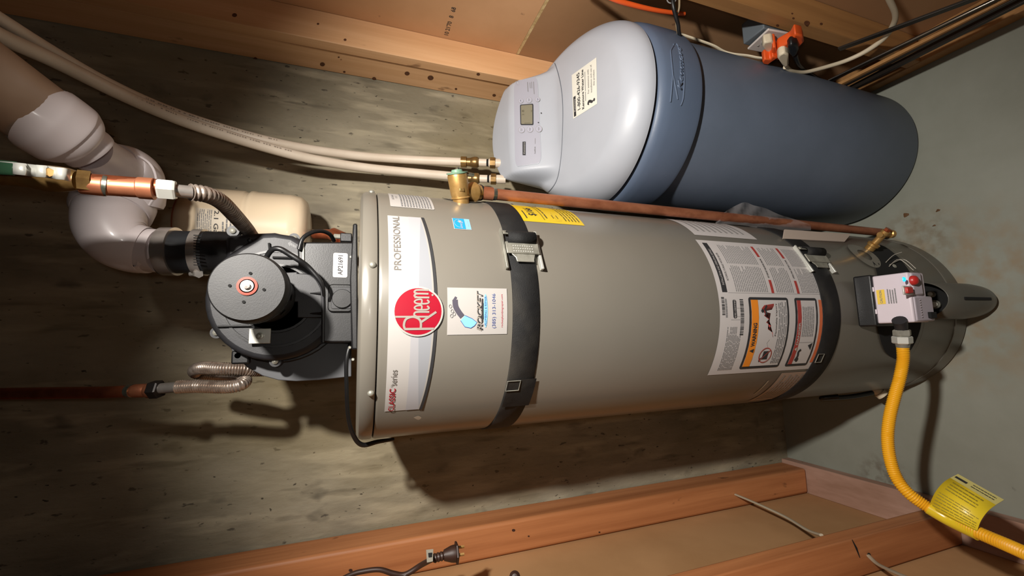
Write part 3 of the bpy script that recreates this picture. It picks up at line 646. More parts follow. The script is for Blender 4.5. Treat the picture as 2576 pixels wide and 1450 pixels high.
def buckle(s, u, z0, z1, hu, big=True):
    zc = (z0+z1)/2; hz = (z1-z0)/2+.006
    def G(a, b, o): return oncyl(u+a, zc+b, o)
    def slab(name, outline, o0, o1, m, parent):
        n = len(outline); vs_ = [G(a, b, o0) for a, b in outline]+[G(a, b, o1) for a, b in outline]
        fs_ = [tuple(range(n)), tuple(range(2*n-1, n-1, -1))]+[(i, (i+1) % n, n+(i+1) % n, n+i) for i in range(n)]
        return mesh(name, vs_, fs_, m, parent, bevel=.0008)
    fr = slab('buckle_plate', [(-hu*.38, -hz), (-hu*.38, hz), (hu*.15, hz), (hu*.15, -hz)], .010, .013, zinc, s)
    slab('buckle_tongue', [(-hu*.38, -hz*.72), (-hu*.62, -hz*.6), (-hu*.72, -hz*.6), (-hu*.72, hz*.45), (-hu*.55, hz*.5), (-hu*.38, hz*.72)], .0085, .011, zinc, fr)
    slab('buckle_rail', [(-hu, hz*.98), (-hu, hz*1.12), (hu*.9, hz*1.12), (hu*.9, hz*.98)], .002, .011, zinc if big else nickel, s)
    slab('buckle_rail', [(-hu, -hz*1.14), (-hu, -hz*.98), (hu*.8, -hz*.98), (hu*.8, -hz*1.14)], .002, .012, nickel, s)
    slab('buckle_bar', [(hu*.55, -hz), (hu*.55, hz), (hu*.72, hz), (hu*.72, -hz)], .010, .013, zinc, fr)
    n = 20; vs_, fs_ = [], []
    for i in range(n+1):
        t = math.pi*i/n; a = hu*.36-hu*.28*math.cos(t); o = .012+.012*math.sin(t)
        for b in (-hz*.86, hz*.86): vs_.append(G(a, b, o))
    for i in range(n): fs_.append((2*i, 2*i+1, 2*i+3, 2*i+2))
    lp = mesh('webbing_fold', vs_, fs_, web, s, smooth=True); so = lp.modifiers.new('s', 'SOLIDIFY'); so.thickness = .002
    if big:
        D = Dec(lambda a, b: G(a, b, .0134))
        for i in range(3):
            k = -hz*.6
            while k < hz*.6: D.grid(-hu*.32+i*hu*.12, k, -hu*.26+i*hu*.12, k+.0025); k += .0045
        D.done('stamped_print', nickel, fr)
u1 = uz(1315, 628)[0]; hu1 = (uz(1320, 582)[0]-uz(1335, 678)[0])/2
buckle(s1, u1, zu0, zu1, hu1)
u2_ = uz(2062, 655)[0]; buckle(s2, u2_, zl0, zl1, hu1*.92, False)
# overlapped strap end held by a wire clip
ua_, ub_ = uz(1262, 1020)[0], uz(1290, 952)[0]
D = Dec(cyl_f(.0046)); D.grid(ua_, zu0-.004, ub_, zu1-.002, 8, 1); D.done('strap_end', web, s1)
def wire_ring(name, a, b, z0, z1, s, off=.006):
    q = [oncyl(a, z0, off), oncyl(b, z0, off), oncyl(b, z1, off), oncyl(a, z1, off), oncyl(a, z0, off)]; return sweep(name, q, .0009, zinc, s, n=6)
uc0, uc1 = uz(1268, 979)[0], uz(1275, 955)[0]
wire_ring('wire_clip', uc0, uc1, zu1-.024, zu1+.001, s1)
uc0, uc1 = uz(2065, 908)[0], uz(2070, 888)[0]
wire_ring('wire_clip', uc0, uc1, zl1-.022, zl1-.002, s2)

# ------------------------------------------------------------------ vent blower on the lid
bl = thing('vent_blower', (.09, .86, 1.6255), 'black plastic draft blower with round motor on top of the heater', 'blower')
pprism('mount_base', [(888, 562), (899, 562), (901, 880), (884, 880), (880, 700)], .82, .98, black_pl, bl, bevel=.003)
pb = aty(690, 758, .93); rbk = .165
bp = [(pb.x+rbk*math.cos(t), pb.z+rbk*math.sin(t)) for t in [math.pi*(.80+.80*i/24) for i in range(25)]]
zb_ = 1.634
pprism('back_plate', [(884, 640), (700, 640), (600, 720), (560, 800), (566, 850), (590, 895), (622, 925), (660, 946), (700, 957), (745, 960), (800, 957), (884, 948)], .915, .923, mat('grey_plate', '4d4e51', .5), bl, bevel=.0015)
hc = aty(695, 750, .85); hr = .111
# scroll housing: disc plus tapered outlet
ho = []
for i in range(30): t = math.radians(115+ (360-115-20)*i/29); ho.append((hc.x+hr*math.cos(t), hc.z+hr*math.sin(t)))
q = [aty(x, y, .85) for x, y in [(830, 640), (790, 612), (735, 590), (690, 583), (655, 585), (565, 600), (562, 690), (585, 700)]]
ho = ho+[(p.x, p.z) for p in q if True]
def hull(P):
    P = sorted(set(P)); 
    def half(P):
        h = []
        for p in P:
            while len(h) > 1 and (h[-1][0]-h[-2][0])*(p[1]-h[-2][1])-(h[-1][1]-h[-2][1])*(p[0]-h[-2][0]) <= 0: h.pop()
            h.append(p)
        return h[:-1]
    return half(P)+half(P[::-1])
circ = [(hc.x+hr*math.cos(2*math.pi*i/40), hc.z+hr*math.sin(2*math.pi*i/40)) for i in range(40)]
zt_ = max(p.z for p in q); 
outl = [(p.x, p.z) for p in q]
HP = hull([c for c in circ]+[outl[2], outl[3], outl[4]])
hsg = prism('blower_housing', HP, .855, .905, black_pl2, bl, bevel=.010, seg=3)
prism('housing_flange', hull([(hc.x+(hr+.006)*math.cos(2*math.pi*i/40), hc.z+(hr+.006)*math.sin(2*math.pi*i/40)) for i in range(40)]+[(outl[2][0]+.006, outl[2][1]), (outl[3][0]+.006, outl[3][1])]), .905, .925, black_pl, bl, bevel=.002)
pprism('outlet_duct', [(566, 592), (566, 690), (600, 705), (760, 720), (760, 600), (690, 584), (640, 586)], .86, .90, black_pl2, bl, bevel=.008, seg=3)
oc = aty(560, 637, .91); ro = (aty(540, 586, .91).x-aty(540, 690, .91).x)/2
tb = lathe('outlet_tube', [(ro*.98, -.02), (ro, 0), (ro, .01), (ro*.98, .012), (ro*.98, .03)], (oc.x, .905, oc.z-.006), (0, 0, 1), black_pl, bl, n=40)
# stepped face rings and ribs
for rr_, y_ in ((.086, .853), (.060, .850)): lathe('face_ring', [(rr_+.0025, 0), (rr_+.002, .003), (rr_-.002, .003), (rr_-.0025, 0)], (hc.x, y_+.003, hc.z), (0, -1, 0), black_pl, hsg, n=56)
for a_, b_ in (((548, 822), (640, 820)), ((545, 776), (560, 778)), ((686, 648), (752, 650)), ((677, 612), (679, 632))):
    pa, pb2 = aty(*a_, .852), aty(*b_, .852); sweep('rib', [pa, pb2], .0022, black_pl, hsg, n=8)
arr = [aty(x, y, .8545) for x, y in ((724, 612), (734, 606), (732, 611), (746, 620), (744, 625), (730, 617), (729, 622))]
mesh('flow_arrow', [tuple(p) for p in arr], [tuple(range(7))], black_pl, hsg)
for x, y in ((582, 578), (738, 597), (540, 837), (690, 910), (630, 606)):
    p = aty(x, y, .86); big = (x != 630)
    if big: lathe('screw_ear', [(.010, 0), (.010, .018)], (p.x, p.y+.028, p.z), (0, -1, 0), black_pl2, hsg, n=20)
    lathe('screw', [(.0052 if big else .004, 0), (.0052 if big else .004, .003), (.003, .005), (0, .0055)], (p.x, p.y+(.010 if big else -.004), p.z), (0, -1, 0), zinc if big else black_pl, hsg, n=16)
p = aty(597, 897, .875); box('ear_tab', (p.x-.014, .885, p.z-.016), (p.x+.010, .9, p.z+.012), black_pl, hsg, bevel=.003)
lathe('ear_hole', [(.005, 0), (.005, .001)], (p.x+.001, .886, p.z+.002), (0, -1, 0), void, hsg, n=16)
# motor
mc = aty(622, 722, .70); mr = (aty(622, 632, .70).x-aty(622, 811, .70).x)/2
mo = lathe('motor_can', [(mr*.86, 0), (mr*.86, .095), (mr*.95, .097), (mr*.97, .10), (mr, .103), (mr*1.0, .128), (mr*.975, .137), (mr*.93, .141), (0, .142)], (mc.x, .842, mc.z), (0, -1, 0), motor_m, bl, n=64, auto=40)
lathe('motor_band', [(mr*1.012, 0), (mr*1.012, .006)], (mc.x, .735, mc.z), (0, -1, 0), black_pl, mo, n=64)
lathe('red_seal', [(.0135, 0), (.0135, .0012), (.010, .0016), (.0100, 0)], (mc.x+.001, .6995, mc.z), (0, -1, 0), mat('seal_red', '8e3a2a', .6), mo, n=32)
lathe('motor_shaft', [(.0085, 0), (.0085, .002), (.0045, .0022), (.0045, .006), (0, .0065)], (mc.x+.001, .6995, mc.z), (0, -1, 0), steel, mo, n=28)
for x, y in ((630, 688), (578, 719), (664, 729), (613, 760)):
    p = aty(x, y, .6997); lathe('vent_hole', [(.0022, 0), (.0022, .0006)], p, (0, -1, 0), void, mo, n=12)
for i in range(10):
    t = 2*math.pi*i/10+.2; p = V((mc.x+mr*.88*math.cos(t), .795, mc.z+mr*.88*math.sin(t))); lathe('side_slot', [(.006, 0), (.006, .001)], p, (math.cos(t), 0, math.sin(t)), void, mo, n=10)
pa = aty(660, 846, .845); bk = box('motor_bracket', (pa.x-.013, .842, pa.z-.013), (pa.x+.013, .846, pa.z+.020), nickel, bl, bevel=.001)
lathe('bracket_bolt', [(.006, 0), (.006, .004), (.003, .0045), (.003, .014), (0, .0142)], (pa.x, .842, pa.z+.003), (0, -1, 0), zinc, bk, n=14)
pa = aty(688, 672, .84); lathe('white_stud', [(.004, 0), (.004, .014), (0, .015)], (pa.x, .852, pa.z), (0, -1, 0), white_l, bl, n=12)
# inlet box, pocket panel, pressure switch cap
bx = pprism('inlet_box', [(748, 622), (760, 609), (889, 609), (889, 862), (813, 862), (812, 745), (803, 712), (786, 690), (770, 678), (750, 668)], .838, .93, black_pl, bl, bevel=.003)
pl_ = [aty(x, y, .8345) for x, y in ((812, 862), (812, 745), (803, 712), (786, 690), (770, 676), (752, 667))]
sweep('box_ridge', crs([tuple(p) for p in pl_], 4), .003, black_pl2, bx, n=8)
pa, pb2 = aty(763, 612, .836), aty(763, 660, .836); sweep('white_rib', [pa, pb2], .0018, nickel, bx, n=8)
pk = pprism('pocket_panel', [(712, 686), (748, 684), (748, 688), (790, 690), (812, 720), (812, 800), (748, 800), (748, 760), (712, 760)], .846, .86, black_pl2, bl, bevel=.0015)
for y in (738, 789): pa, pb2 = aty(780, y, .845), aty(811, y, .842); sweep('pocket_rib', [pa, pb2], [.0008, .003], black_pl, pk, n=8)
D = Dec(lambda a, b: V((a, .8372, b))); pa, pb2 = aty(837, 698, .838), aty(875, 638, .838); D.fan(rrect(pa.x, pb2.z, pb2.x, pa.z, .003), 1); tgl = D.done('part_label', white_m, bx)
D = Dec(lambda a, b: V((a, .8366, b))); D.fit('AP21691', pa.x+.0045, pb2.x-.0045, (pa.z+pb2.z)/2, .0085, bold=.01); D.done('part_number', ink, tgl)
pa, pb2 = aty(824, 786, .838), aty(889, 717, .838); cxx, czz = (pa.x+pb2.x)/2, (pa.z+pb2.z)/2
prism('switch_frame', rrect(pa.x, pb2.z, pb2.x, pa.z, .008), .832, .838, black_pl, bx, bevel=.002)
prism('switch_plate', rrect(pa.x+.006, pb2.z+.003, pb2.x-.006, pa.z-.006, .003), .8305, .832, black_pl2, bx, bevel=.0005)
pc = aty(861, 752, .83); lathe('switch_cap', [(.0175, 0), (.0175, .004), (.0165, .0055), (0, .0058)], (pc.x, .8315, pc.z), (0, -1, 0), motor_m, bx, n=36)
for x, y in ((883, 647), (880, 875), (888, 905)): p = aty(x, y, .836); lathe('screw', [(.003, 0), (.002, .002), (0, .002)], p, (0, -1, 0), zinc, bl, n=10)
p = aty(882, 597, .90); box('bolt_tab', (p.x-.012, .89, 1.64), (p.x+.006, .92, 1.662), black_pl, bl, bevel=.002); lathe('bolt', [(.005, 0), (.005, .012), (0, .013)], (p.x, .90, 1.662), (0, 0, 1), zinc, bl, n=8)
# leads
ptube('motor_lead', [(668, 662, .715, 14), (672, 645, .715, 13), (686, 628, .71, 13), (705, 627, .71, 14), (728, 640, .715, 14), (752, 655, .72, 14), (775, 672, .73, 13), (800, 700, .735, 12), (812, 722, .74, 10), (815, 745, .75, 8)], black_pl, bl)
ptube('looped_lead', [(752, 628, .76, 10), (762, 600, .765, 10), (785, 585, .78, 10), (810, 582, .80, 10), (830, 590, .82, 10), (840, 606, .84, 10)], black_pl, bl)
ptube('clamp_lead', [(645, 655, .71, 10), (655, 652, .70, 12), (668, 662, .70, 14)], black_pl, bl)
cdg = ptube('blower_cord', [(884, 858, .80, 10), (872, 905, .79, 10), (872, 980, .80, 10), (876, 1050, .83, 10), (890, 1098, .86, 11), (912, 1120, .88, 12), (950, 1112, .90, 11), (990, 1106, .93, 8)], black_pl, bl)
# ------------------------------------------------------------------ plastic flue pipe
vp = thing('flue_pipe', oc+V((0, 0, .07)), 'white plastic flue pipe with two elbows rising from the blower', 'pipe')
ptube('elbow', [(452, 634, .772, 100), (425, 633, .770, 104), (400, 632, .765, 106)], pvc, vp, k=3, n=32)
ptube('spigot', [(402, 632, .765, 108), (350, 628, .76, 110)], pvc, vp, n=32, smooth=False)
ptube('elbow', [(368, 630, .762, 110), (366, 630, .762, 118), (330, 622, .755, 126), (300, 604, .750, 136), (280, 574, .750, 143), (277, 545, .757, 145), (283, 522, .768, 144), (291, 505, .78, 140)], pvc, vp, n=36)
ptube('elbow_hub', [(279, 538, .760, 150), (281, 532, .763, 162), (291, 509, .778, 164), (294, 502, .782, 158)], pvc, vp, n=36, smooth=False)
ptube('pipe', [(290, 512, .775, 128), (305, 496, .785, 122), (330, 462, .795, 116)], pvc, vp, n=32)
ptube('elbow', [(334, 500, .79, 112), (338, 478, .795, 120), (338, 456, .79, 124), (332, 440, .78, 124), (318, 428, .765, 120), (300, 420, .75, 114), (285, 413, .735, 106)], pvc, vp, n=36)
ptube('elbow_hub', [(335, 516, .79, 118), (336, 506, .79, 126), (338, 482, .793, 128), (338, 474, .793, 122)], pvc, vp, n=36, smooth=False)
ptube('pipe', [(320, 432, .76, 96), (290, 418, .735, 98), (255, 397, .705, 100), (222, 376, .675, 102)], pvc, vp, n=32)
ptube('rim_ridge', [(268, 470, .75, 6), (268, 432, .75, 6), (286, 404, .75, 6), (315, 390, .75, 6), (350, 394, .75, 6), (380, 416, .75, 6), (393, 450, .755, 6), (390, 490, .76, 6), (376, 516, .765, 6)], pvc, vp, n=8)
ptube('joint_ring', [(232, 384, .670, 106), (228, 381, .668, 106)], mat('grey_cement', '7d7082', .6), vp, n=32, smooth=False)
ptube('reducer', [(232, 384, .669, 112), (222, 376, .664, 118), (205, 364, .656, 122), (186, 350, .646, 156), (172, 340, .640, 172), (150, 325, .63, 178), (108, 297, .612, 182), (105, 295, .611, 170)], pvc, vp, n=40, k=5)
ptube('wide_pipe', [(118, 303, .616, 166), (60, 262, .595, 170), (-60, 175, .54, 178), (-220, 60, .50, 190), (-640, -240, .41, 232)], pvc2, vp, n=36)
cp = thing('rubber_coupling', oc+V((0, 0, .03)), 'black rubber coupling with two worm clamps joining flue pipe to blower', 'pipe coupling')
ptube('sleeve', [(407, 633, .765, 104), (409, 633, .766, 116), (418, 634, .767, 110), (470, 635, .775, 106), (500, 636, .78, 108), (526, 637, .783, 108), (528, 637, .784, 100)], rubber, cp, n=40, smooth=False)
ptube('clamp', [(413, 633, .767, 121), (446, 633.5, .771, 121)], steel, cp, n=40, smooth=False)
c2 = ptube('clamp', [(494, 635.5, .778, 117), (519, 636, .782, 117)], steel, cp, n=40, smooth=False)
for i in range(12):
    y = 592+i*6.8; kk_ = abs(y-636)/56; a_ = atd(487, y, .772-.046*math.sqrt(max(0, 1-kk_*kk_))); b_ = atd(503, y+1, .774-.046*math.sqrt(max(0, 1-kk_*kk_)))
    sweep('clamp_slot', [a_, b_], .0008, void, c2, n=5)
for x, y, d_ in ((498, 686, .765), (580, 580, .80)): p = atd(x, y, d_); hexnut('clamp_screw', p+V((-.004, -.008, -.004)), V((.3, 1, .6)), .008, .016, steel, cp)
ptube('clamp_screw', [(478, 690, .768, 12), (510, 688, .77, 13)], steel, cp, n=8, smooth=False)

# ------------------------------------------------------------------ cold and hot water lines
DK = .94
cw = thing('cold_water_line', atd(415, 475, .62), 'copper water line with a silver ball valve lever and a ribbed steel connector', 'water pipe')
ptube('copper_pipe', [(215, 458, .585, 44), (395, 472, .625, 42)], copper_b, cw, n=24, smooth=False)
ptube('copper_tee', [(205, 462, .585, 52), (262, 468, .595, 52), (268, 468, .597, 48), (345, 473, .612, 48), (350, 473, .613, 54), (388, 476, .62, 54)], copper, cw, n=24, smooth=False)
ptube('solder_joint', [(258, 466, .594, 52), (270, 468, .597, 54)], solder, cw, n=20, smooth=False)
ptube('brass_nut', [(196, 455, .58, 56), (230, 459, .588, 56)], brass_d, cw, n=6, smooth=False, auto=20)
ptube('riser_pipe', [(-900, 380, .36, 70), (-36, 441, .55, 42)], copper, cw, n=20, smooth=False)
ptube('valve_body', [(-40, 440, .55, 46), (60, 446, .565, 50), (120, 450, .572, 66), (165, 452, .576, 60), (196, 455, .58, 48)], brass_d, cw, n=24)
hd = []
for i, (x, y, o) in enumerate([(-60, 418, .0), (38, 424, .0), (44, 425, .008), (62, 427, .010), (66, 428, .002), (94, 431, .0), (98, 431, .010), (112, 432, .010), (118, 433, .002), (142, 436, .002), (148, 437, .010), (158, 438, .010), (172, 441, -.004)]):
    for s_ in (-1, 1): hd.append(atd(x, y+s_*15, .530-o))
lv = mesh('lever', hd, [(2*i, 2*i+1, 2*i+3, 2*i+2) for i in range(12)], nickel, cw, auto=20); so = lv.modifiers.new('s', 'SOLIDIFY'); so.thickness = .002
ptube('lever_grip', [(-70, 415, .53, 30), (0, 421, .53, 38), (38, 424, .53, 36)], green_h, lv, n=16, smooth=False, flat=.4)
hexnut('lever_nut', atd(124, 434, .527), -ray(124, 434), .0052, .005, brass, lv)
hexnut('union_nut', atd(396, 475, .622), atd(432, 478, .63)-atd(396, 475, .622), .0147, .0205, nickel, cw, rot=.3)
ptube('collar', [(428, 478, .63, 40), (434, 478, .632, 40)], steel, cw, n=24, smooth=False)
ptube('sleeve', [(432, 479, .632, 32), (482, 484, .65, 32)], steel, cw, n=24, smooth=False)
DK = 1.0
flex('steel_connector', [atd(*q) for q in [(480, 484, .612), (520, 490, .632), (556, 508, .665), (590, 542, .715), (620, 576, .785), (645, 608, .86), (720, 690, .96), (800, 735, 1.0)]], .0112, .0062, steel_d, cw)
hw = thing('hot_water_line', atd(400, 978, .81), 'copper pipe ending in an S-bent ribbed steel connector', 'water pipe')
ptube('copper_pipe', [(-900, 1016, .62, 40), (-60, 992, .84, 30), (260, 988, .815, 30), (345, 984, .81, 30)], copper_b, hw, n=24, smooth=False)
ptube('copper_adapter', [(338, 984, .81, 33), (362, 983, .81, 34), (368, 983, .81, 30), (374, 983, .81, 38), (382, 982, .81, 38)], copper, hw, n=24, smooth=False)
ptube('solder_joint', [(322, 984, .811, 31), (334, 984, .81, 33)], solder, hw, n=20, smooth=False)
hexnut('union_nut', atd(380, 981, .81), atd(403, 980, .81)-atd(380, 981, .81), .0175, .019, mat('dark_nut', '2b2725', .4, .5), hw, rot=.2)
ptube('sleeve', [(402, 978, .81, 26), (448, 974, .812, 26)], steel, hw, n=24, smooth=False)
flex('steel_connector', [atd(*q) for q in [(447, 974, .812), (500, 972, .815), (560, 974, .82), (600, 970, .825), (616, 958, .845), (602, 948, .865), (560, 945, .88), (520, 944, .88), (494, 938, .87), (493, 931, .85), (513, 926, .83), (560, 928, .825), (610, 929, .84), (640, 932, .86), (700, 930, .90), (790, 920, .95)]], .0118, .0042, steel_d, hw, amp=.09)

# ------------------------------------------------------------------ beige expansion tank behind the blower
zt2, zb2 = aty(442, 500, 1.13).z, aty(782, 550, 1.13).z; Lx = zt2-zb2; er = Lx*.335
ex_ = aty(600, 481, 1.15).x-er
et = thing('expansion_tank', (ex_, 1.16, zb2), 'small beige expansion tank hanging behind the blower', 'tank')
R_ = er
lathe('tank_shell', [(0, 0), (R_*.55, .004), (R_*.84, .010), (R_*.955, .022), (R_, .045), (R_, Lx*.42), (R_*1.015, Lx*.435), (R_*1.015, Lx*.46), (R_*.97, Lx*.475), (R_*.97, Lx*.50), (R_, Lx*.515), (R_, Lx-.07), (R_*.96, Lx-.035), (R_*.8, Lx-.012), (R_*.4, Lx-.001), (0, Lx)], (ex_, 1.16, zb2), AX, beige, et, n=64, auto=60)
lathe('rust_ring', [(R_*.82, Lx-.0125), (R_*.80, Lx-.0095), (R_*.5, Lx-.0015), (R_*.4, Lx)], (ex_, 1.16, zb2), AX, mat('rust', '8a4a2c', .8), et, n=48)
def exf(off): return lambda a, z: V((ex_+(R_+off)*math.sin(a/R_), 1.16-(R_+off)*math.cos(a/R_), z))
def euz(x, y): p = hitcyl(x, y, ex_, 1.16, R_); return (R_*math.atan2(p.x-ex_, -(p.y-1.16)), p.z)
e0, e1 = euz(492, 600), euz(492, 523); e2 = euz(600, 560)
D = Dec(exf(.0008)); D.grid(e0[0]-.02, e2[1], e1[0], e0[1], 8, 1); lb_ = D.done('tank_label', mat('cream_label', 'd0c3ae', .5), et)
D = Dec(exf(.0014)); zq = euz(533, 560)[1]; D.lines(e0[0]-.018, zq, e1[0]-.003, e0[1]-.003, 8, .4); D.lines(e0[0]-.01, e2[1]+.004, e1[0]-.012, euz(556, 560)[1], 4, .4); D.done('fine_print', ink_g, lb_)
D = Dec(exf(.0014)); D.fit('2.1 Gal', e0[0]+.01, e1[0]-.004, euz(544, 550)[1], .0085, bold=.01, rot=1); D.done('size_print', ink, lb_)
lathe('tank_neck', [(.012, 0), (.012, .03)], (ex_, 1.16, zb2-.03), AX, steel, et, n=20)
cf = thing('copper_fitting', atd(850, 596, 1.02), 'shiny copper elbow below the beige tank', 'pipe fitting')
ptube('copper_elbow', [(790, 590, 1.03, 22), (822, 590, 1.02, 26), (850, 594, 1.0, 28), (868, 608, .99, 28), (872, 640, .98, 26)], copper_b, cf, n=20)
ptube('copper_collar', [(838, 590, 1.005, 34), (862, 602, .99, 36)], copper_b, cf, n=20, smooth=False)

# ------------------------------------------------------------------ relief valve and its discharge pipe
PXx, PYy = .314, .84
zp1, zp0 = aty(1240, 488, PYy).z, .014
dp = thing('discharge_pipe', (PXx, PYy, 0), 'long copper discharge pipe standing beside the heater', 'pipe')
lathe('copper_pipe', [(.0122, 0), (.0122, zp1-zp0)], (PXx, PYy, zp0), AX, copper, dp, n=28)
zc0 = aty(1232, 487, PYy).z; zc1 = aty(1206, 484, PYy).z
lathe('copper_adapter', [(.0142, zc0-zp0-.006), (.0142, zc1-zp0-.004), (.0165, zc1-zp0-.002), (.0165, zc1-zp0+.006)], (PXx, PYy, zp0), AX, copper, dp, n=28)
lathe('solder_joint', [(.0128, zc0-zp0-.014), (.0135, zc0-zp0-.008), (.0142, zc0-zp0-.006)], (PXx, PYy, zp0), AX, solder, dp, n=28)
bp0 = uz(1160, 508); b0_ = oncyl(*bp0, 0); nn = out_at(bp0[0]); hz0 = b0_.z
rv = thing('relief_valve', b0_, 'brass relief valve with green tagged lever on the shoulder of the heater', 'valve')
e2_ = aty(1150, 437, b0_.y-.02); axv = (e2_-b0_); axv.normalize()
Lv = (e2_-b0_).length
lathe('valve_body', [(.0165, -.004), (.0165, .006), (.0195, .008), (.0175, .011), (.0185, .014), (.0195, Lv*.55), (.0205, Lv*.9), (.019, Lv)], b0_, axv, brass, rv, n=40)
mid_ = b0_+axv*(Lv*.36)
tgt = V((PXx, PYy, zc1+.004)); av = tgt-mid_
lathe('valve_outlet', [(.010, .0), (.012, av.length*.35), (.021, av.length*.66), (.0215, av.length*.74), (.0175, av.length*.78), (.0175, av.length*1.0)], mid_, av, brass, rv, n=36)
lathe('outlet_thread', [(.0172, av.length*1.0), (.0172, av.length*1.0+.007)], mid_, av, void, rv, n=30)
box('cast_mark', tuple(mid_+V((-.006, -.0205, -.005))), tuple(mid_+V((.006, -.018, .005))), brass_d, rv, bevel=.001)
tp = b0_+axv*Lv
lathe('green_disc', [(.021, 0), (.0215, .0025), (.012, .003), (.010, .008), (0, .009)], tp, axv, green_t, rv, n=36)
l0 = aty(1150, 438, tp.y); lvp = [tp+axv*.010, aty(1158, 437, tp.y), aty(1176, 438, tp.y), aty(1192, 441, tp.y)]
sweep('test_lever', lvp, [.006, .005, .0045, .004], solder, rv, n=8, flat=1.4)

# ------------------------------------------------------------------ water softener
SX, SY = .602, .959
ws = thing('water_softener', (SX, SY, 0), 'blue-grey round water softener with a pale sloping lid', 'water softener')
lathe('softener_tank', [(.20, 0), (.218, .004), (.2245, .02), (.2275, .3), (.2285, .6), (.229, .90)], (SX, SY, 0), AX, soft_tank, ws, n=112, auto=40)
lathe('rim', [(.229, .884), (.236, .874), (.2425, .876), (.2445, .885), (.2445, .955), (.2425, .977), (.237, .990), (.230, .994)], (SX, SY, 0), AX, soft_body, ws, n=112, auto=60)
lathe('lid_gap', [(.228, .990), (.228, 1.004)], (SX, SY, 0), AX, void, ws, n=96)
RL_ = .2385
def sm(t, a, b): t = min(1, max(0, (t-a)/(b-a))); return t*t*(3-2*t)
def hgt(x, y):
    dx, dy = x-SX, y-SY; r = math.hypot(dx, dy); s = max(0., RL_-r); yy = dy+.238
    side = sm(.168-abs(dx-.010), 0, .034)          # control head rising at the back
    step = sm(yy, .262, .372); k = step*side
    w_ = .052*(1-k)+.022*k
    e = math.sqrt(max(0, 1-(1-min(1, s/w_))**2))
    return 1.008+e*(.046+.255*yy-.45*dx*dx+.079*k)
NR, NA = 84, 168; vs_, fs_ = [(SX, SY, hgt(SX, SY))], []
for j in range(1, NR+1):
    rr_ = RL_*math.sin(math.pi/2*j/NR)
    for i in range(NA): t = 2*math.pi*i/NA; x, y = SX+rr_*math.cos(t), SY+rr_*math.sin(t); vs_.append((x, y, hgt(x, y)))
for i in range(NA): vs_.append((SX+RL_*math.cos(2*math.pi*i/NA), SY+RL_*math.sin(2*math.pi*i/NA), 1.0045))
for i in range(NA):
    k = (i+1) % NA; fs_.append((0, 1+i, 1+k))
    for j in range(NR): fs_.append((1+j*NA+i, 1+(j+1)*NA+i, 1+(j+1)*NA+k, 1+j*NA+k))
lid = mesh('softener_lid', vs_, fs_, soft_lid, ws, smooth=True)
def onlid(x, y, off=.001):
    d = ray(x, y); t = .55; prev = t; best = CAM+d*1.1; bd_ = 9.
    while t < 1.6:
        p = CAM+d*t
        if math.hypot(p.x-SX, p.y-SY) < RL_ and p.z < hgt(p.x, p.y):
            a, b = prev, t
            for _ in range(18):
                m_ = (a+b)/2; p = CAM+d*m_
                if p.z < hgt(p.x, p.y): b = m_
                else: a = m_
            p = CAM+d*a; e = .002
            n = V(((hgt(p.x-e, p.y)-hgt(p.x+e, p.y))/(2*e), (hgt(p.x, p.y-e)-hgt(p.x, p.y+e))/(2*e), 1)).normalized()
            return p+n*off
        g_ = abs(math.hypot(p.x-SX, p.y-SY)-RL_)+abs(p.z-hgt(p.x, p.y))
        if math.hypot(p.x-SX, p.y-SY) < RL_ and g_ < bd_: bd_ = g_; best = V((p.x, p.y, hgt(p.x, p.y)+off))
        prev = t; t += .004
    return best
def quad_f(c00, c10, c11, c01, off):     # reading right (a) and up (b); corners as surface points
    def f(a, b):
        x = (1-a)*(1-b)*c00[0]+a*(1-b)*c10[0]+a*b*c11[0]+(1-a)*b*c01[0]
        y = (1-a)*(1-b)*c00[1]+a*(1-b)*c10[1]+a*b*c11[1]+(1-a)*b*c01[1]
        return onlid(x, y, off)
    return f
# seam between salt lid and head
seam = crs([(1368, 137), (1383, 142), (1398, 165), (1411, 215), (1416, 270), (1415, 340), (1411, 400), (1402, 450), (1385, 478), (1364, 492)], 6)
sweep('lid_seam', [onlid(x, y, .0002) for x, y in seam], .0012, mat('seam_shadow', '5b6068', .6), lid, n=6)
# control panel: outline corners (px): upper-left/.. read with world up = image left
pc_ = dict(tl=(1296, 420), tr=(1293, 206), br=(1352, 194), bl=(1362, 410))
f1 = quad_f(pc_['bl'], pc_['br'], pc_['tr'], pc_['tl'], .0014)
def aspect_rr(r=.10):
    q = rrect(0, 0, 1, 1, .12, 6); o = []
    for i, p in enumerate(q):
        n = q[(i+1) % len(q)]; k = 14 if math.hypot(n[0]-p[0], n[1]-p[1]) > .3 else 1
        o += [(p[0]+(n[0]-p[0])*t/k, p[1]+(n[1]-p[1])*t/k) for t in range(k)]
    return o
D = Dec(f1); D.fan(aspect_rr(), 14); cpn = D.done('control_panel', mat('panel_face', '9f9faa', .4), ws)
sweep('panel_lip', [quad_f(pc_['bl'], pc_['br'], pc_['tr'], pc_['tl'], .0004)(a, b) for a, b in aspect_rr()+aspect_rr()[:1]], .0012, soft_head, cpn, n=6)
def q5(px): return [(1240+x/5, 170+y/5) for x, y in px]
def dq(name, c, m, off=.0030, fn=None, parent=None):
    D = Dec(quad_f(*c, off)); fn(D); return D.done(name, m, parent or cpn)
lc = q5([(507, 722), (505, 468), (350, 480), (355, 722)])  # bl, br, tr, tl in reading sense
lc = [lc[0], lc[1], lc[2], lc[3]]
dq('display_frame', lc, ink, .0026, lambda D: D.fan(rrect(-.03, -.04, 1.03, 1.04, .08), 3))
dq('display', lc, lcd, .0032, lambda D: D.fan(rrect(.02, .04, .98, .96, .06), 3))
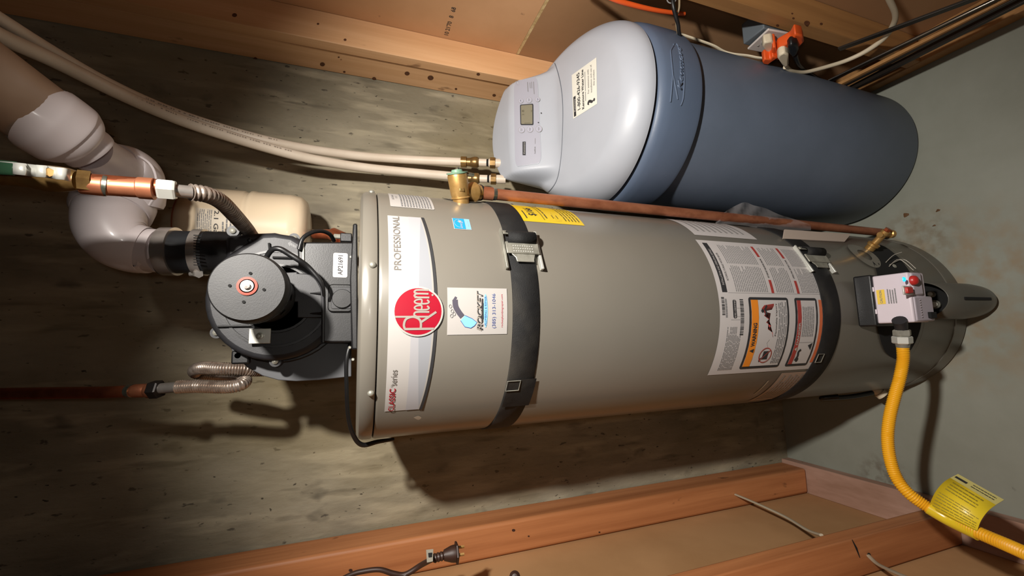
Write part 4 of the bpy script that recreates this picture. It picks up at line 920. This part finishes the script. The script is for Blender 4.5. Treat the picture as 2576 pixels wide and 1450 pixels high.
dq('display_digits', lc, mat('lcd_ink', '55503f', .4), .0038, lambda D: (D.text('8', .68, .80, .26, sx=.9), D.text('2', .50, .80, .22), D.line([(.06, .2), (.06, .7)], .02), D.text('u', .66, .14, .2)))
for nm, cx_, cy_, rr_, glyph in (('menu_button', 365, 790, 40, ''), ('menu_button', 470, 783, 40, ''), ('start_button', 582, 778, 42, ''), ('up_button', 356, 426, 31, '\u2039'), ('select_button', 459, 416, 37, ''), ('down_button', 566, 408, 31, '\u203a')):
    x, y = 1240+cx_/5, 170+cy_/5; r_ = rr_/5
    c = [(x+r_, y+r_), (x+r_, y-r_), (x-r_, y-r_), (x-r_, y+r_)]
    b_ = dq(nm, c, ink_l, .0026, lambda D: D.fan(ell(.5, .5, .5, .5, 20), 1))
    dq('button_face', c, mat('button_white', 'a6a6b3', .35), .0031, lambda D: D.fan(ell(.5, .5, .44, .44, 20), 1), b_)
    if glyph == '': dq('button_print', c, ink_g, .0037, lambda D: (D.grid(.25, .55, .75, .62), D.grid(.3, .4, .7, .46)), b_)
    else:
        up_ = glyph == '\u2039'; dq('button_arrow', c, ink, .0037, lambda D: D.line([(.3, .42 if up_ else .58), (.5, .62 if up_ else .38), (.7, .42 if up_ else .58)], .07), b_)
c = q5([(415, 1108), (415, 936), (375, 938), (376, 1106)])
lg = dq('brand_plate', c, ink, .0026, lambda D: D.grid(0, 0, 1, 1, 2, 1)); dq('brand_lettering', c, white_l, .0033, lambda D: D.text('Kenmore', .52, .45, .62, sx=.36), lg)
c = q5([(545, 1100), (545, 890), (515, 890), (515, 1100)])
dq('model_lettering', c, ink_g, .0026, lambda D: (D.text('IntelliSoft', .27, .5, .8, sx=.14), D.grid(.65, .3, .98, .45)))
c = q5([(525, 340), (515, 185), (425, 190), (432, 320)])
dq('panel_print', c, ink_g, .0026, lambda D: (D.grid(.0, .0, 1, .07), D.grid(.45, .28, 1, .34), D.grid(.45, .5, .95, .56), D.grid(.1, .82, 1, .9)))
for x, y in ((610, 578), (575, 697)):
    X_, Y_ = 1240+x/5, 170+y/5; c = [(X_+1.6, Y_+1.6), (X_+1.6, Y_-1.6), (X_-1.6, Y_-1.6), (X_-1.6, Y_+1.6)]; dq('indicator', c, ink, .0026, lambda D: D.fan(ell(.5, .5, .5, .5, 10), 1))
# helpline sticker on the lid
sk = [(1400+x/8.056, 130+y/8.056) for x, y in [(828, 1060), (812, 118), (312, 480), (345, 1365)]]
D = Dec(quad_f(*sk, .0008)); D.grid(0, 0, 1, 1, 8, 8); hs = D.done('helpline_sticker', mat('sticker_cream', 'd3d1c6', .5), ws)
ink2 = ink
def hq(name, m, fn): D = Dec(quad_f(*sk, .0016)); fn(D); D.done(name, m, hs)
hq('brand_plate', ink, lambda D: D.grid(.03, .87, .48, .96, 4, 1))
D = Dec(quad_f(*sk, .0022)); D.text('Kenmore', .27, .905, .10, sx=.75, bold=.01); D.done('brand_lettering', white_l, hs)
hq('helpline_number', ink, lambda D: D.text('1-800-426-9345', .53, .745, .165, sx=.80, bold=.012))
hq('helpline_name', ink, lambda D: D.text('Kenmore Water Line', .51, .575, .125, sx=.80, bold=.02))
hq('sticker_print', ink_g, lambda D: (D.grid(.22, .455, .42, .475), D.grid(.44, .455, .86, .475), D.text('For assistance with', .60, .345, .088, sx=.78), D.text('installation and use of', .62, .225, .088, sx=.78), D.text('this product', .60, .115, .088, sx=.78)))
hq('question_mark', ink, lambda D: D.text('?', .135, .24, .42, bold=.03, sx=.9))
# raised brand mark on the rim
def rim_f(off): return lambda a, z: V((SX+(.2445+off)*math.sin(a/.2445), SY-(.2445+off)*math.cos(a/.2445), z))
def ruz(x, y): p = hitcyl(x, y, SX, SY, .2445); return (.2445*math.atan2(p.x-SX, -(p.y-SY)), p.z)
zz = lambda px: [ruz(1640+x/6.04, 60+y/6.04) for x, y in px]
for nm, px in (('rim_swoosh', [(325, 315), (370, 305), (420, 400), (465, 560), (485, 750), (488, 950), (470, 1150), (435, 1245)]), ('rim_swoosh', [(280, 1190), (300, 980), (318, 790), (350, 930), (390, 1150)]), ('rim_swoosh', [(318, 790), (300, 600), (285, 430), (300, 375), (330, 330)])):
    q_ = crs(zz(px), 5); sweep(nm, [rim_f(.0002)(a, z) for a, z in q_], .0016, soft_body, ws, n=8)
a0_, a1_ = zz([(415, 1000)])[0], zz([(400, 350)])[0]
ang = math.atan2(a1_[1]-a0_[1], a1_[0]-a0_[0]); ca, sa = math.cos(ang), math.sin(ang); LL = math.hypot(a1_[0]-a0_[0], a1_[1]-a0_[1])
D = Dec(lambda u, v: rim_f(.0018)(a0_[0]+u*ca-v*sa, a0_[1]+u*sa+v*ca)); D.fit('Kenmore', 0, LL, 0, .0135, shear=.3, bold=.006)
rl = D.done('rim_lettering', soft_body, ws); so = rl.modifiers.new('s', 'SOLIDIFY'); so.thickness = .003; so.offset = -1

# ------------------------------------------------------------------ plastic water lines with brass fittings
def pexline(label, rows, fit, ps_=-1):
    t = thing('plastic_water_line', atd(*rows[-1][:3]), label, 'water pipe', None)
    ptube('tube', rows, pex, t, n=20, k=8)
    RR_ = crs(rows, 8); P_ = [atd(x, y, d) for x, y, d, w_ in RR_]; vv, ff = [], []; acc = 0
    for i in range(8, len(P_)-26):
        for sg in range(3):
            t0 = (sg+.1)/3; t1 = (sg+random.uniform(.45, .95))/3
            r_ = RR_[i][3]*RR_[i][2]/F/2; a, b = P_[i].lerp(P_[i+1], t0), P_[i].lerp(P_[i+1], t1)
            vd = (CAM-a).normalized(); sd = (b-a).normalized().cross(vd); nn_ = (vd*.80+sd*ps_*.6).normalized()
            tw = (b-a).normalized().cross(nn_)*.0016; a, b = a+nn_*(r_+.0004), b+nn_*(r_+.0004); k = len(vv)
            if random.random() < .8: vv += [a-tw, b-tw, b+tw, a+tw]; ff.append((k, k+1, k+2, k+3))
    mesh('line_print', vv, ff, mat('pipe_print', '8f8274', .7), t)['kind'] = 'stuff'
    x0, y0, d0 = fit
    def S_(dx0, w0, dx1, w1, m_, nm, n=24): sl_ = .035; ptube(nm, [(x0+dx0, y0+dx0*sl_, d0, w0), (x0+dx1, y0+dx1*sl_, d0, w1)], m_, t, n=n, smooth=False)
    S_(0, 27, 14, 27, brass_d, 'compression_nut'); S_(14, 20, 24, 22, brass_d, 'coupling_neck'); ptube('coupling_body', [(x0+22, y0+.8, d0, 20), (x0+30, y0+1, d0, 26), (x0+40, y0+1.4, d0, 27), (x0+45, y0+1.6, d0, 20)], brass_d, t, n=24)
    S_(44, 19, 64, 19, pex, 'plastic_stub'); S_(64, 17, 69, 19, void, 'rubber_washer'); S_(68, 18, 74, 22, pex, 'stub_flange'); S_(73, 29, 86, 29, brass_d, 'union_nut', 8); S_(86, 22, 110, 22, pex, 'plastic_stub'); return t
pexline('upper white plastic line curving down to the back of the softener', [(-1100, -560, .36, 60), (-500, -230, .48, 45), (-140, -40, .60, 36), (0, 48, .66, 34), (110, 118, .74, 33), (250, 200, .84, 31), (400, 270, .94, 28), (560, 325, 1.02, 26), (720, 365, 1.09, 23), (880, 390, 1.18, 21.5), (1010, 401, 1.235, 21), (1164, 408, 1.27, 20.5)], (1160, 407.5, 1.27))
pexline('lower white plastic line with its print facing out', [(-1100, -480, .35, 66), (-500, -170, .47, 52), (-140, 10, .58, 44), (0, 90, .65, 40), (130, 150, .73, 36), (300, 235, .84, 32), (450, 300, .93, 29), (600, 350, 1.01, 27), (760, 395, 1.09, 24), (900, 420, 1.17, 22.5), (1030, 434, 1.225, 22), (1164, 446, 1.26, 22)], (1162, 448, 1.26))

# ------------------------------------------------------------------ gas line with tag
gl = thing('gas_connector', aty(2270, 850, .62), 'yellow ribbed gas connector running from the heater control to the left studs', 'gas hose')
gr = [(2271, 872, .965), (2272, 905, .965), (2264, 950, .96), (2250, 1000, .955), (2238, 1050, .95), (2233, 1100, .945), (2238, 1150, .935), (2254, 1200, .92), (2284, 1240, .90), (2330, 1274, .88), (2390, 1308, .85), (2470, 1345, .80), (2540, 1375, .76), (2640, 1420, .70)]
flex('ribbed_hose', [atd(*q) for q in gr], .0112, .0042, yellow, gl, amp=.09, n=18)
ax_ = atd(2271, 870, .965)-atd(2268, 828, .965)
hexnut('flare_nut', atd(2268, 830, .965), ax_, .0170, .014, zinc, gl, rot=.2)
lathe('nipple', [(.009, 0), (.009, .010)], atd(2268.5, 842, .965), ax_, zinc, gl)
hexnut('union_nut', atd(2269, 846, .965), ax_, .0185, .017, nickel, gl, rot=.5)
lathe('ferrule', [(.0135, 0), (.0120, .009)], atd(2270.5, 864, .965), ax_, zinc, gl)
ptube('inlet_elbow', [(2262, 806, .955, 30), (2266, 818, .96, 28), (2268, 832, .965, 24)], black_pl2, gl)
g0, g1_ = atd(2338, 1279, .876), atd(2462, 1342, .805); gd = (g1_-g0)
tc = [(2336, 1276, .872), (2352, 1240, .868), (2376, 1212, .872), (2410, 1193, .885)]; tc2 = [(2458, 1337, .798), (2468, 1310, .795), (2490, 1282, .80), (2526, 1258, .815)]
tc, tc2 = crs(tc, 5), crs(tc2, 5); vs_ = []
for a_, b_ in zip(tc, tc2): vs_ += [atd(*a_), atd(*b_)]
tg = thing('gas_tag', atd(2400, 1306, .84), 'yellow instruction tag wrapped round the gas hose', 'tag')
sh = mesh('tag_sheet', vs_, [(2*i, 2*i+1, 2*i+3, 2*i+2) for i in range(len(tc)-1)], yellow_t, tg, smooth=True); so = sh.modifiers.new('s', 'SOLIDIFY'); so.thickness = .0006
def tagf(a, b):
    s_ = b*(len(tc)-1); i = min(int(s_), len(tc)-2); t = s_-i
    p = atd(*tc[i]).lerp(atd(*tc[i+1]), t); q = atd(*tc2[i]).lerp(atd(*tc2[i+1]), t); o = p.lerp(q, a); return o-(o-CAM).normalized()*.0014
D = Dec(tagf); D.lines(.06, .06, .95, .42, 6, .3); D.lines(.12, .5, .8, .78, 4, .35); D.grid(.04, .84, .34, .90, 3, 1); D.fan(ell(.93, .90, .022, .03, 10), 1); D.done('tag_print', mat('olive_print', '8a7a1e', .7), sh)
D = Dec(lambda a, b: tagf(a, b)-(tagf(a, b)-CAM).normalized()*.0); D.grid(.0, .80, 1.0, 1.0, 8, 3); 
hd2 = D.done('tag_heading', mat('tag_pale', 'c9bd74', .5), sh)
D = Dec(lambda a, b: tagf(a, b)-(tagf(a, b)-CAM).normalized()*.0008); D.grid(.03, .86, .3, .91, 3, 1); D.lines(.4, .84, .9, .95, 2, .3); D.done('heading_print', ink, hd2)
ptube('tag_sleeve', [(2336, 1278, .876, 32), (2390, 1309, .85, 33), (2462, 1343, .806, 35)], mat('clear_yellow', 'd9bb25', .25, coat=.5), tg, n=20)

# ------------------------------------------------------------------ outlet group on the right
oy0, oy1, oz0, oz1 = .716, .797, .546, .630
ob = thing('wall_outlet', (.79, .756, .588), 'white duplex wall outlet beside the brown stud', 'outlet')
box('outlet_box', (.800, oy0+.014, oz0+.006), (.86, oy1-.002, oz1+.006), blue_box, ob, bevel=.003)
pts_ = [atx(x, y, .79) for x, y in ((1880, 125), (1933, 75), (1996, 87), (1938, 137))]
mesh('cover_plate', [tuple(p) for p in pts_]+[(p.x+.006, p.y, p.z) for p in pts_], [(0, 1, 2, 3), (7, 6, 5, 4), (0, 4, 5, 1), (1, 5, 6, 2), (2, 6, 7, 3), (3, 7, 4, 0)], ivory_w, ob, bevel=.002)
for x, y in ((1932, 104), (1966, 110)):
    p = atx(x, y, .788); lathe('outlet_face', [(.016, 0), (.016, .003), (.014, .0035), (0, .0035)], p+V((.002, 0, 0)), (-1, 0, 0), nickel, ob, n=24)
p = atx(1907, 115, .789); lathe('plate_screw', [(.003, 0), (0, .0015)], p, (-1, 0, 0), nickel, ob, n=10)
tpp = thing('three_way_tap', atx(1965, 130, .755), 'orange three-way plug adapter in the outlet', 'plug adapter')
def xtube(name, rows, m, parent, k=6, n=14, **kw):
    R = crs(rows, k); P = [atx(x, y, X) for x, y, X, w_ in R]
    return sweep(name, P, [w_*(P[i].x/ray(R[i][0], R[i][1]).x)/F/2 for i, w_ in enumerate([r[3] for r in R])], m, parent, n=n, **kw)
def pxbox(name, px, X0, X1, m, parent, bevel=.003):
    q = [atx(x, y, X0) for x, y in px]; n = len(q)
    vs_ = [tuple(p) for p in q]+[(X1, p.y, p.z) for p in q]
    return mesh(name, vs_, [tuple(range(n)), tuple(range(2*n-1, n-1, -1))]+[(i, (i+1) % n, n+(i+1) % n, n+i) for i in range(n)], m, parent, bevel=bevel)
pxbox('adapter_body', [(1951, 138), (1958, 122), (1990, 104), (2000, 86), (2018, 90), (2023, 106), (2012, 118), (1990, 126), (1962, 152), (1952, 152)], .742, .772, orange, tpp, .004)
pxbox('adapter_foot', [(1918, 156), (1924, 149), (1938, 150), (1944, 142), (1958, 146), (1942, 156), (1932, 164), (1920, 162)], .735, .765, orange, tpp, .003)
pxbox('adapter_neck', [(1944, 120), (1952, 118), (1956, 140), (1948, 150), (1940, 146)], .745, .785, orange, tpp, .003)
wc = thing('white_cord', atx(1930, 120, .76), 'white flat cord plugged into the outlet and running up behind the softener', 'cord')
pxbox('plug', [(1918, 118), (1922, 108), (1942, 104), (1948, 110), (1944, 130), (1936, 138), (1928, 132)], .758, .784, ivory, wc, .004)
xtube('cord', [(1938, 128, .77, 8), (1936, 141, .765, 9), (1924, 146, .765, 9), (1905, 145, .77, 9), (1880, 140, .78, 9), (1845, 136, .79, 9), (1820, 129, .80, 9), (1795, 115, .81, 9), (1760, 102, .825, 9), (1730, 92, .84, 9), (1700, 82, .855, 9), (1660, 74, .87, 8)], ivory, wc, flat=.5)
wc2 = thing('white_cord', atx(1965, 145, .74), 'white cord looping from the orange adapter towards the floor strips', 'cord')
pxbox('plug', [(1956, 148), (1960, 140), (1974, 133), (1984, 138), (1984, 164), (1976, 172), (1970, 168)], .722, .748, ivory, wc2, .004)
xtube('cord', [(1976, 168, .735, 12), (1990, 178, .735, 9), (2010, 182, .745, 9), (2034, 180, .755, 9), (2080, 168, .77, 9.5), (2130, 152, .78, 10), (2180, 128, .785, 11), (2225, 95, .79, 12), (2248, 60, .795, 13), (2252, 35, .795, 13), (2240, 5, .795, 14), (2215, -40, .795, 14), (2130, -160, .795, 14), (2000, -300, .795, 15)], ivory, wc2)
bc = thing('black_cord', atx(1990, 130, .74), 'black cord hanging from the orange adapter behind the softener', 'cord')
pxbox('plug', [(1982, 122), (1990, 112), (2006, 114), (2010, 126), (2004, 140), (1994, 146), (1984, 136)], .722, .748, black_pl, bc, .005)
xtube('cord', [(2000, 138, .745, 12), (2008, 160, .75, 9), (2022, 174, .765, 8), (2042, 188, .78, 8), (2062, 200, .795, 8)], black_pl, bc)
oc2 = thing('orange_cord', atd(1640, 25, 1.15), 'orange extension cord hanging against the board above the softener', 'cord')
ptube('cord', [(1440, -60, .98, 13), (1530, -8, 1.0, 12), (1590, 12, 1.02, 12), (1650, 26, 1.04, 11), (1700, 33, 1.06, 10), (1722, 35, 1.07, 9)], orange, oc2)
dc = thing('dark_cable', atd(1700, 40, 1.05), 'dark cable hanging down beside the rim of the softener', 'cable')
ptube('cable', [(1690, -40, 1.0, 10), (1693, 10, 1.0, 10), (1700, 40, 1.01, 10), (1706, 62, 1.02, 9), (1708, 80, 1.03, 9), (1712, 96, 1.04, 8)], black_pl, dc)
tcb = thing('tan_cable', atd(1705, 20, 1.0), 'thin tan cable hanging beside the dark one', 'cable')
ptube('cable', [(1708, -40, 1.01, 5), (1709, 15, 1.01, 5), (1704, 38, 1.02, 4), (1701, 60, 1.03, 4), (1706, 90, 1.05, 4)], mat('tan_wire', '8a7a60', .6), tcb)
lp = thing('cable_loop', atd(1687, 0, 1.0), 'small coil of grey wire at the edge above the softener', 'cable')
ptube('loop', [(1676, -8, 1.0, 3), (1680, 4, 1.0, 3), (1688, 8, 1.0, 3), (1698, 4, 1.0, 3), (1702, -8, 1.0, 3)], ink_g, lp)

# loose strips along the foot of the right wall
def strip(label, a, b, w_, h_, m_):
    a, b = V(a), V(b); d = (b-a).normalized(); s = d.cross(V((0, 0, 1))).normalized()*w_/2; t = s.cross(d).normalized()*h_/2
    vs_ = [p+s*i+t*j for p in (a, b) for i, j in ((-1, -1), (1, -1), (1, 1), (-1, 1))]
    o = mesh('loose_strip', vs_, [(0, 1, 2, 3), (7, 6, 5, 4), (0, 4, 5, 1), (1, 5, 6, 2), (2, 6, 7, 3), (3, 7, 4, 0)], m_, None, bevel=.001); return tag(o, label, 'strip', None)
strip('black strip leaning highest, crossing the brown stud near the outlet', atx(2110, 124, .795), atx(2480, -14, .76), .006, .018, rod_m)
strip('dark strip with the shiny edge under the white cord', atx(2084, 205, .782), atx(2520, -8, .765), .006, .016, rod_m)
o = strip('thin shiny metal strip resting on the dark strips', atx(2084, 202, .777), atx(2505, -2, .759), .003, .004, rod_s)
strip('brown strip between the shiny one and the floor', atx(2105, 216, .776), atx(2540, -6, .762), .010, .012, wood_rd)
strip('dark strip lying lowest, along the edge of the floor', atx(2130, 230, .770)+V((0, 0, .004)), atx(2590, -8, .760), .016, .012, rod_m)
strip('second dark strip on the floor, just behind the lowest', atx(2118, 222, .772)+V((0, 0, .012)), atx(2570, -10, .758)+V((0, 0, .006)), .010, .010, rod_m)

# ------------------------------------------------------------------ left studs: plug on its cord, pale cables
pg = thing('hanging_plug', atx(1120, 1393, -.44), 'brown two-prong plug with a white tag hanging in front of the left stud', 'plug')
XA = -.445
def pxa(x, y, dx=0.): return atx(x, y, XA+dx)
pa = pxa(1118, 1397); pdn = (pxa(1146, 1392)-pxa(1100, 1400)).normalized(); plen = (pxa(1146, 1392)-pxa(1118, 1398)).length
lathe('plug_body', [(.0105, 0), (.0155, plen*.6), (.0165, plen*.85), (.0165, plen)], pxa(1117, 1398), pdn, brown_c, pg, n=24, auto=60)
lathe('plug_flange', [(.0215, 0), (.022, .003), (.0195, .005)], pxa(1146, 1392), pdn, brown_c, pg, n=6)
lathe('strain_relief', [(.0075+.0018*(i % 2), i*.0035) for i in range(9)], pxa(1090, 1406), (pxa(1119, 1398)-pxa(1090, 1406)), brown_c, pg, n=16, auto=20)
for y in (1380, 1399):
    a_ = pxa(1148, y-1); b_ = pxa(1168, y-4); sweep('prong', [a_, b_], .0032, brass, pg, n=4, flat=.4)
ptube('cord', [(1092, 1405, pxa(1092, 1405).y/ray(1092, 1405).y, 14), (1060, 1422, .905, 13), (1020, 1446, .90, 13), (990, 1444, .895, 13), (955, 1434, .89, 12), (915, 1438, .885, 12), (880, 1448, .88, 12), (820, 1480, .87, 12)], brown_c, pg)
ptube('cord', [(1022, 1446, .90, 13), (1000, 1470, .89, 13), (960, 1520, .88, 13)], brown_c, pg)
tq = [(1072, 1384), (1090, 1382), (1089, 1412), (1074, 1415)]
o = mesh('tag', [tuple(pxa(x, y, .012)) for x, y in tq], [(0, 1, 2, 3)], mat('plug_tag', 'b7b0a0', .6), pg); so = o.modifiers.new('s', 'SOLIDIFY'); so.thickness = .0008
o = mesh('tag_print', [tuple(pxa(x, y, .0135)) for x, y in ((1077, 1392), (1087, 1391), (1086, 1402), (1078, 1403))], [(0, 1, 2, 3)], ink, pg)
a_ = aty(1850, 1245, 1.186); b_ = aty(2066, 1347, .801)
m1 = tag(sweep('pale_cable', crs([tuple(a_), tuple(aty(1900, 1266, 1.10)), tuple(aty(1975, 1301, .98)), tuple(aty(2030, 1334, .87)), tuple(b_)], 6), .0048, romex, None, n=12, flat=.7), 'pale flat cable crossing the stud bay above the floor board', 'cable')
a_ = aty(2184, 1398, .757)
tag(sweep('pale_cable', crs([tuple(a_), tuple(aty(2205, 1418, .72)), tuple(aty(2235, 1434, .66)), tuple(aty(2300, 1462, .55)), tuple(aty(2400, 1500, .42))], 6), .0048, romex, None, n=12, flat=.7), 'pale cable coming out of the hole in the notched stud', 'cable')
b_ = atd(1295, 1452, .93); tag(lathe('dark_lump', [(.010, 0), (.012, .006), (.006, .012), (0, .013)], b_, -ray(1295, 1452), brown_c, None, n=16), 'small dark brown lump at the very edge by the left board', 'lump')

# clear plastic film behind the copper pipe
fr_ = [(1800, 560), (1822, 535), (1850, 518), (1874, 509), (1896, 517), (1925, 524), (1960, 540), (2000, 552), (2040, 566)]
bt = [(1800, 566), (1822, 565), (1850, 566), (1874, 568), (1896, 572), (1925, 575), (1960, 578), (2000, 580), (2040, 580)]
vs_, fs_ = [], []
NB2 = 6; C_ = crs([f+b for f, b in zip(fr_, bt)], 3)
for i, (x0, y0, x1, y1) in enumerate(C_):
    for j in range(NB2+1):
        t = j/NB2; dd = 1.12+.10*(x0-1800)/240+.012*math.sin(i*1.3+j)*(1-t)
        vs_.append(atd(x0+(x1-x0)*t, y0+(y1-y0)*t, dd))
for i in range(len(C_)-1):
    for j in range(NB2): k = i*(NB2+1)+j; fs_.append((k, k+1, k+NB2+2, k+NB2+1))
tag(mesh('plastic_film', vs_, fs_, film, None, smooth=True), 'crumpled clear plastic film tucked between pipe and softener', 'plastic film')
# crumb of rust flakes on the floor near the pipe foot
for i, (x, y, r_) in enumerate(((2280, 541, .010), (2360, 530, .006), (2350, 568, .004))):
    p = atz(x, y, 0); q_ = [(p.x+r_*(1+.4*math.sin(3*t+i))*math.cos(t)*.6, p.y+r_*(1+.3*math.cos(2*t+i))*math.sin(t)) for t in [2*math.pi*k/12 for k in range(12)]]
    tag(mesh('rust_flake', [(a, b, .0004) for a, b in q_]+[(p.x, p.y, .003)], [(k, (k+1) % 12, 12) for k in range(12)], stain, None, auto=30), ['largest brown rust flake on the floor beyond the copper pipe', 'middling rust flake on the floor near the softener', 'smallest rust flake on the floor near the pipe foot'][i], 'rust flake')
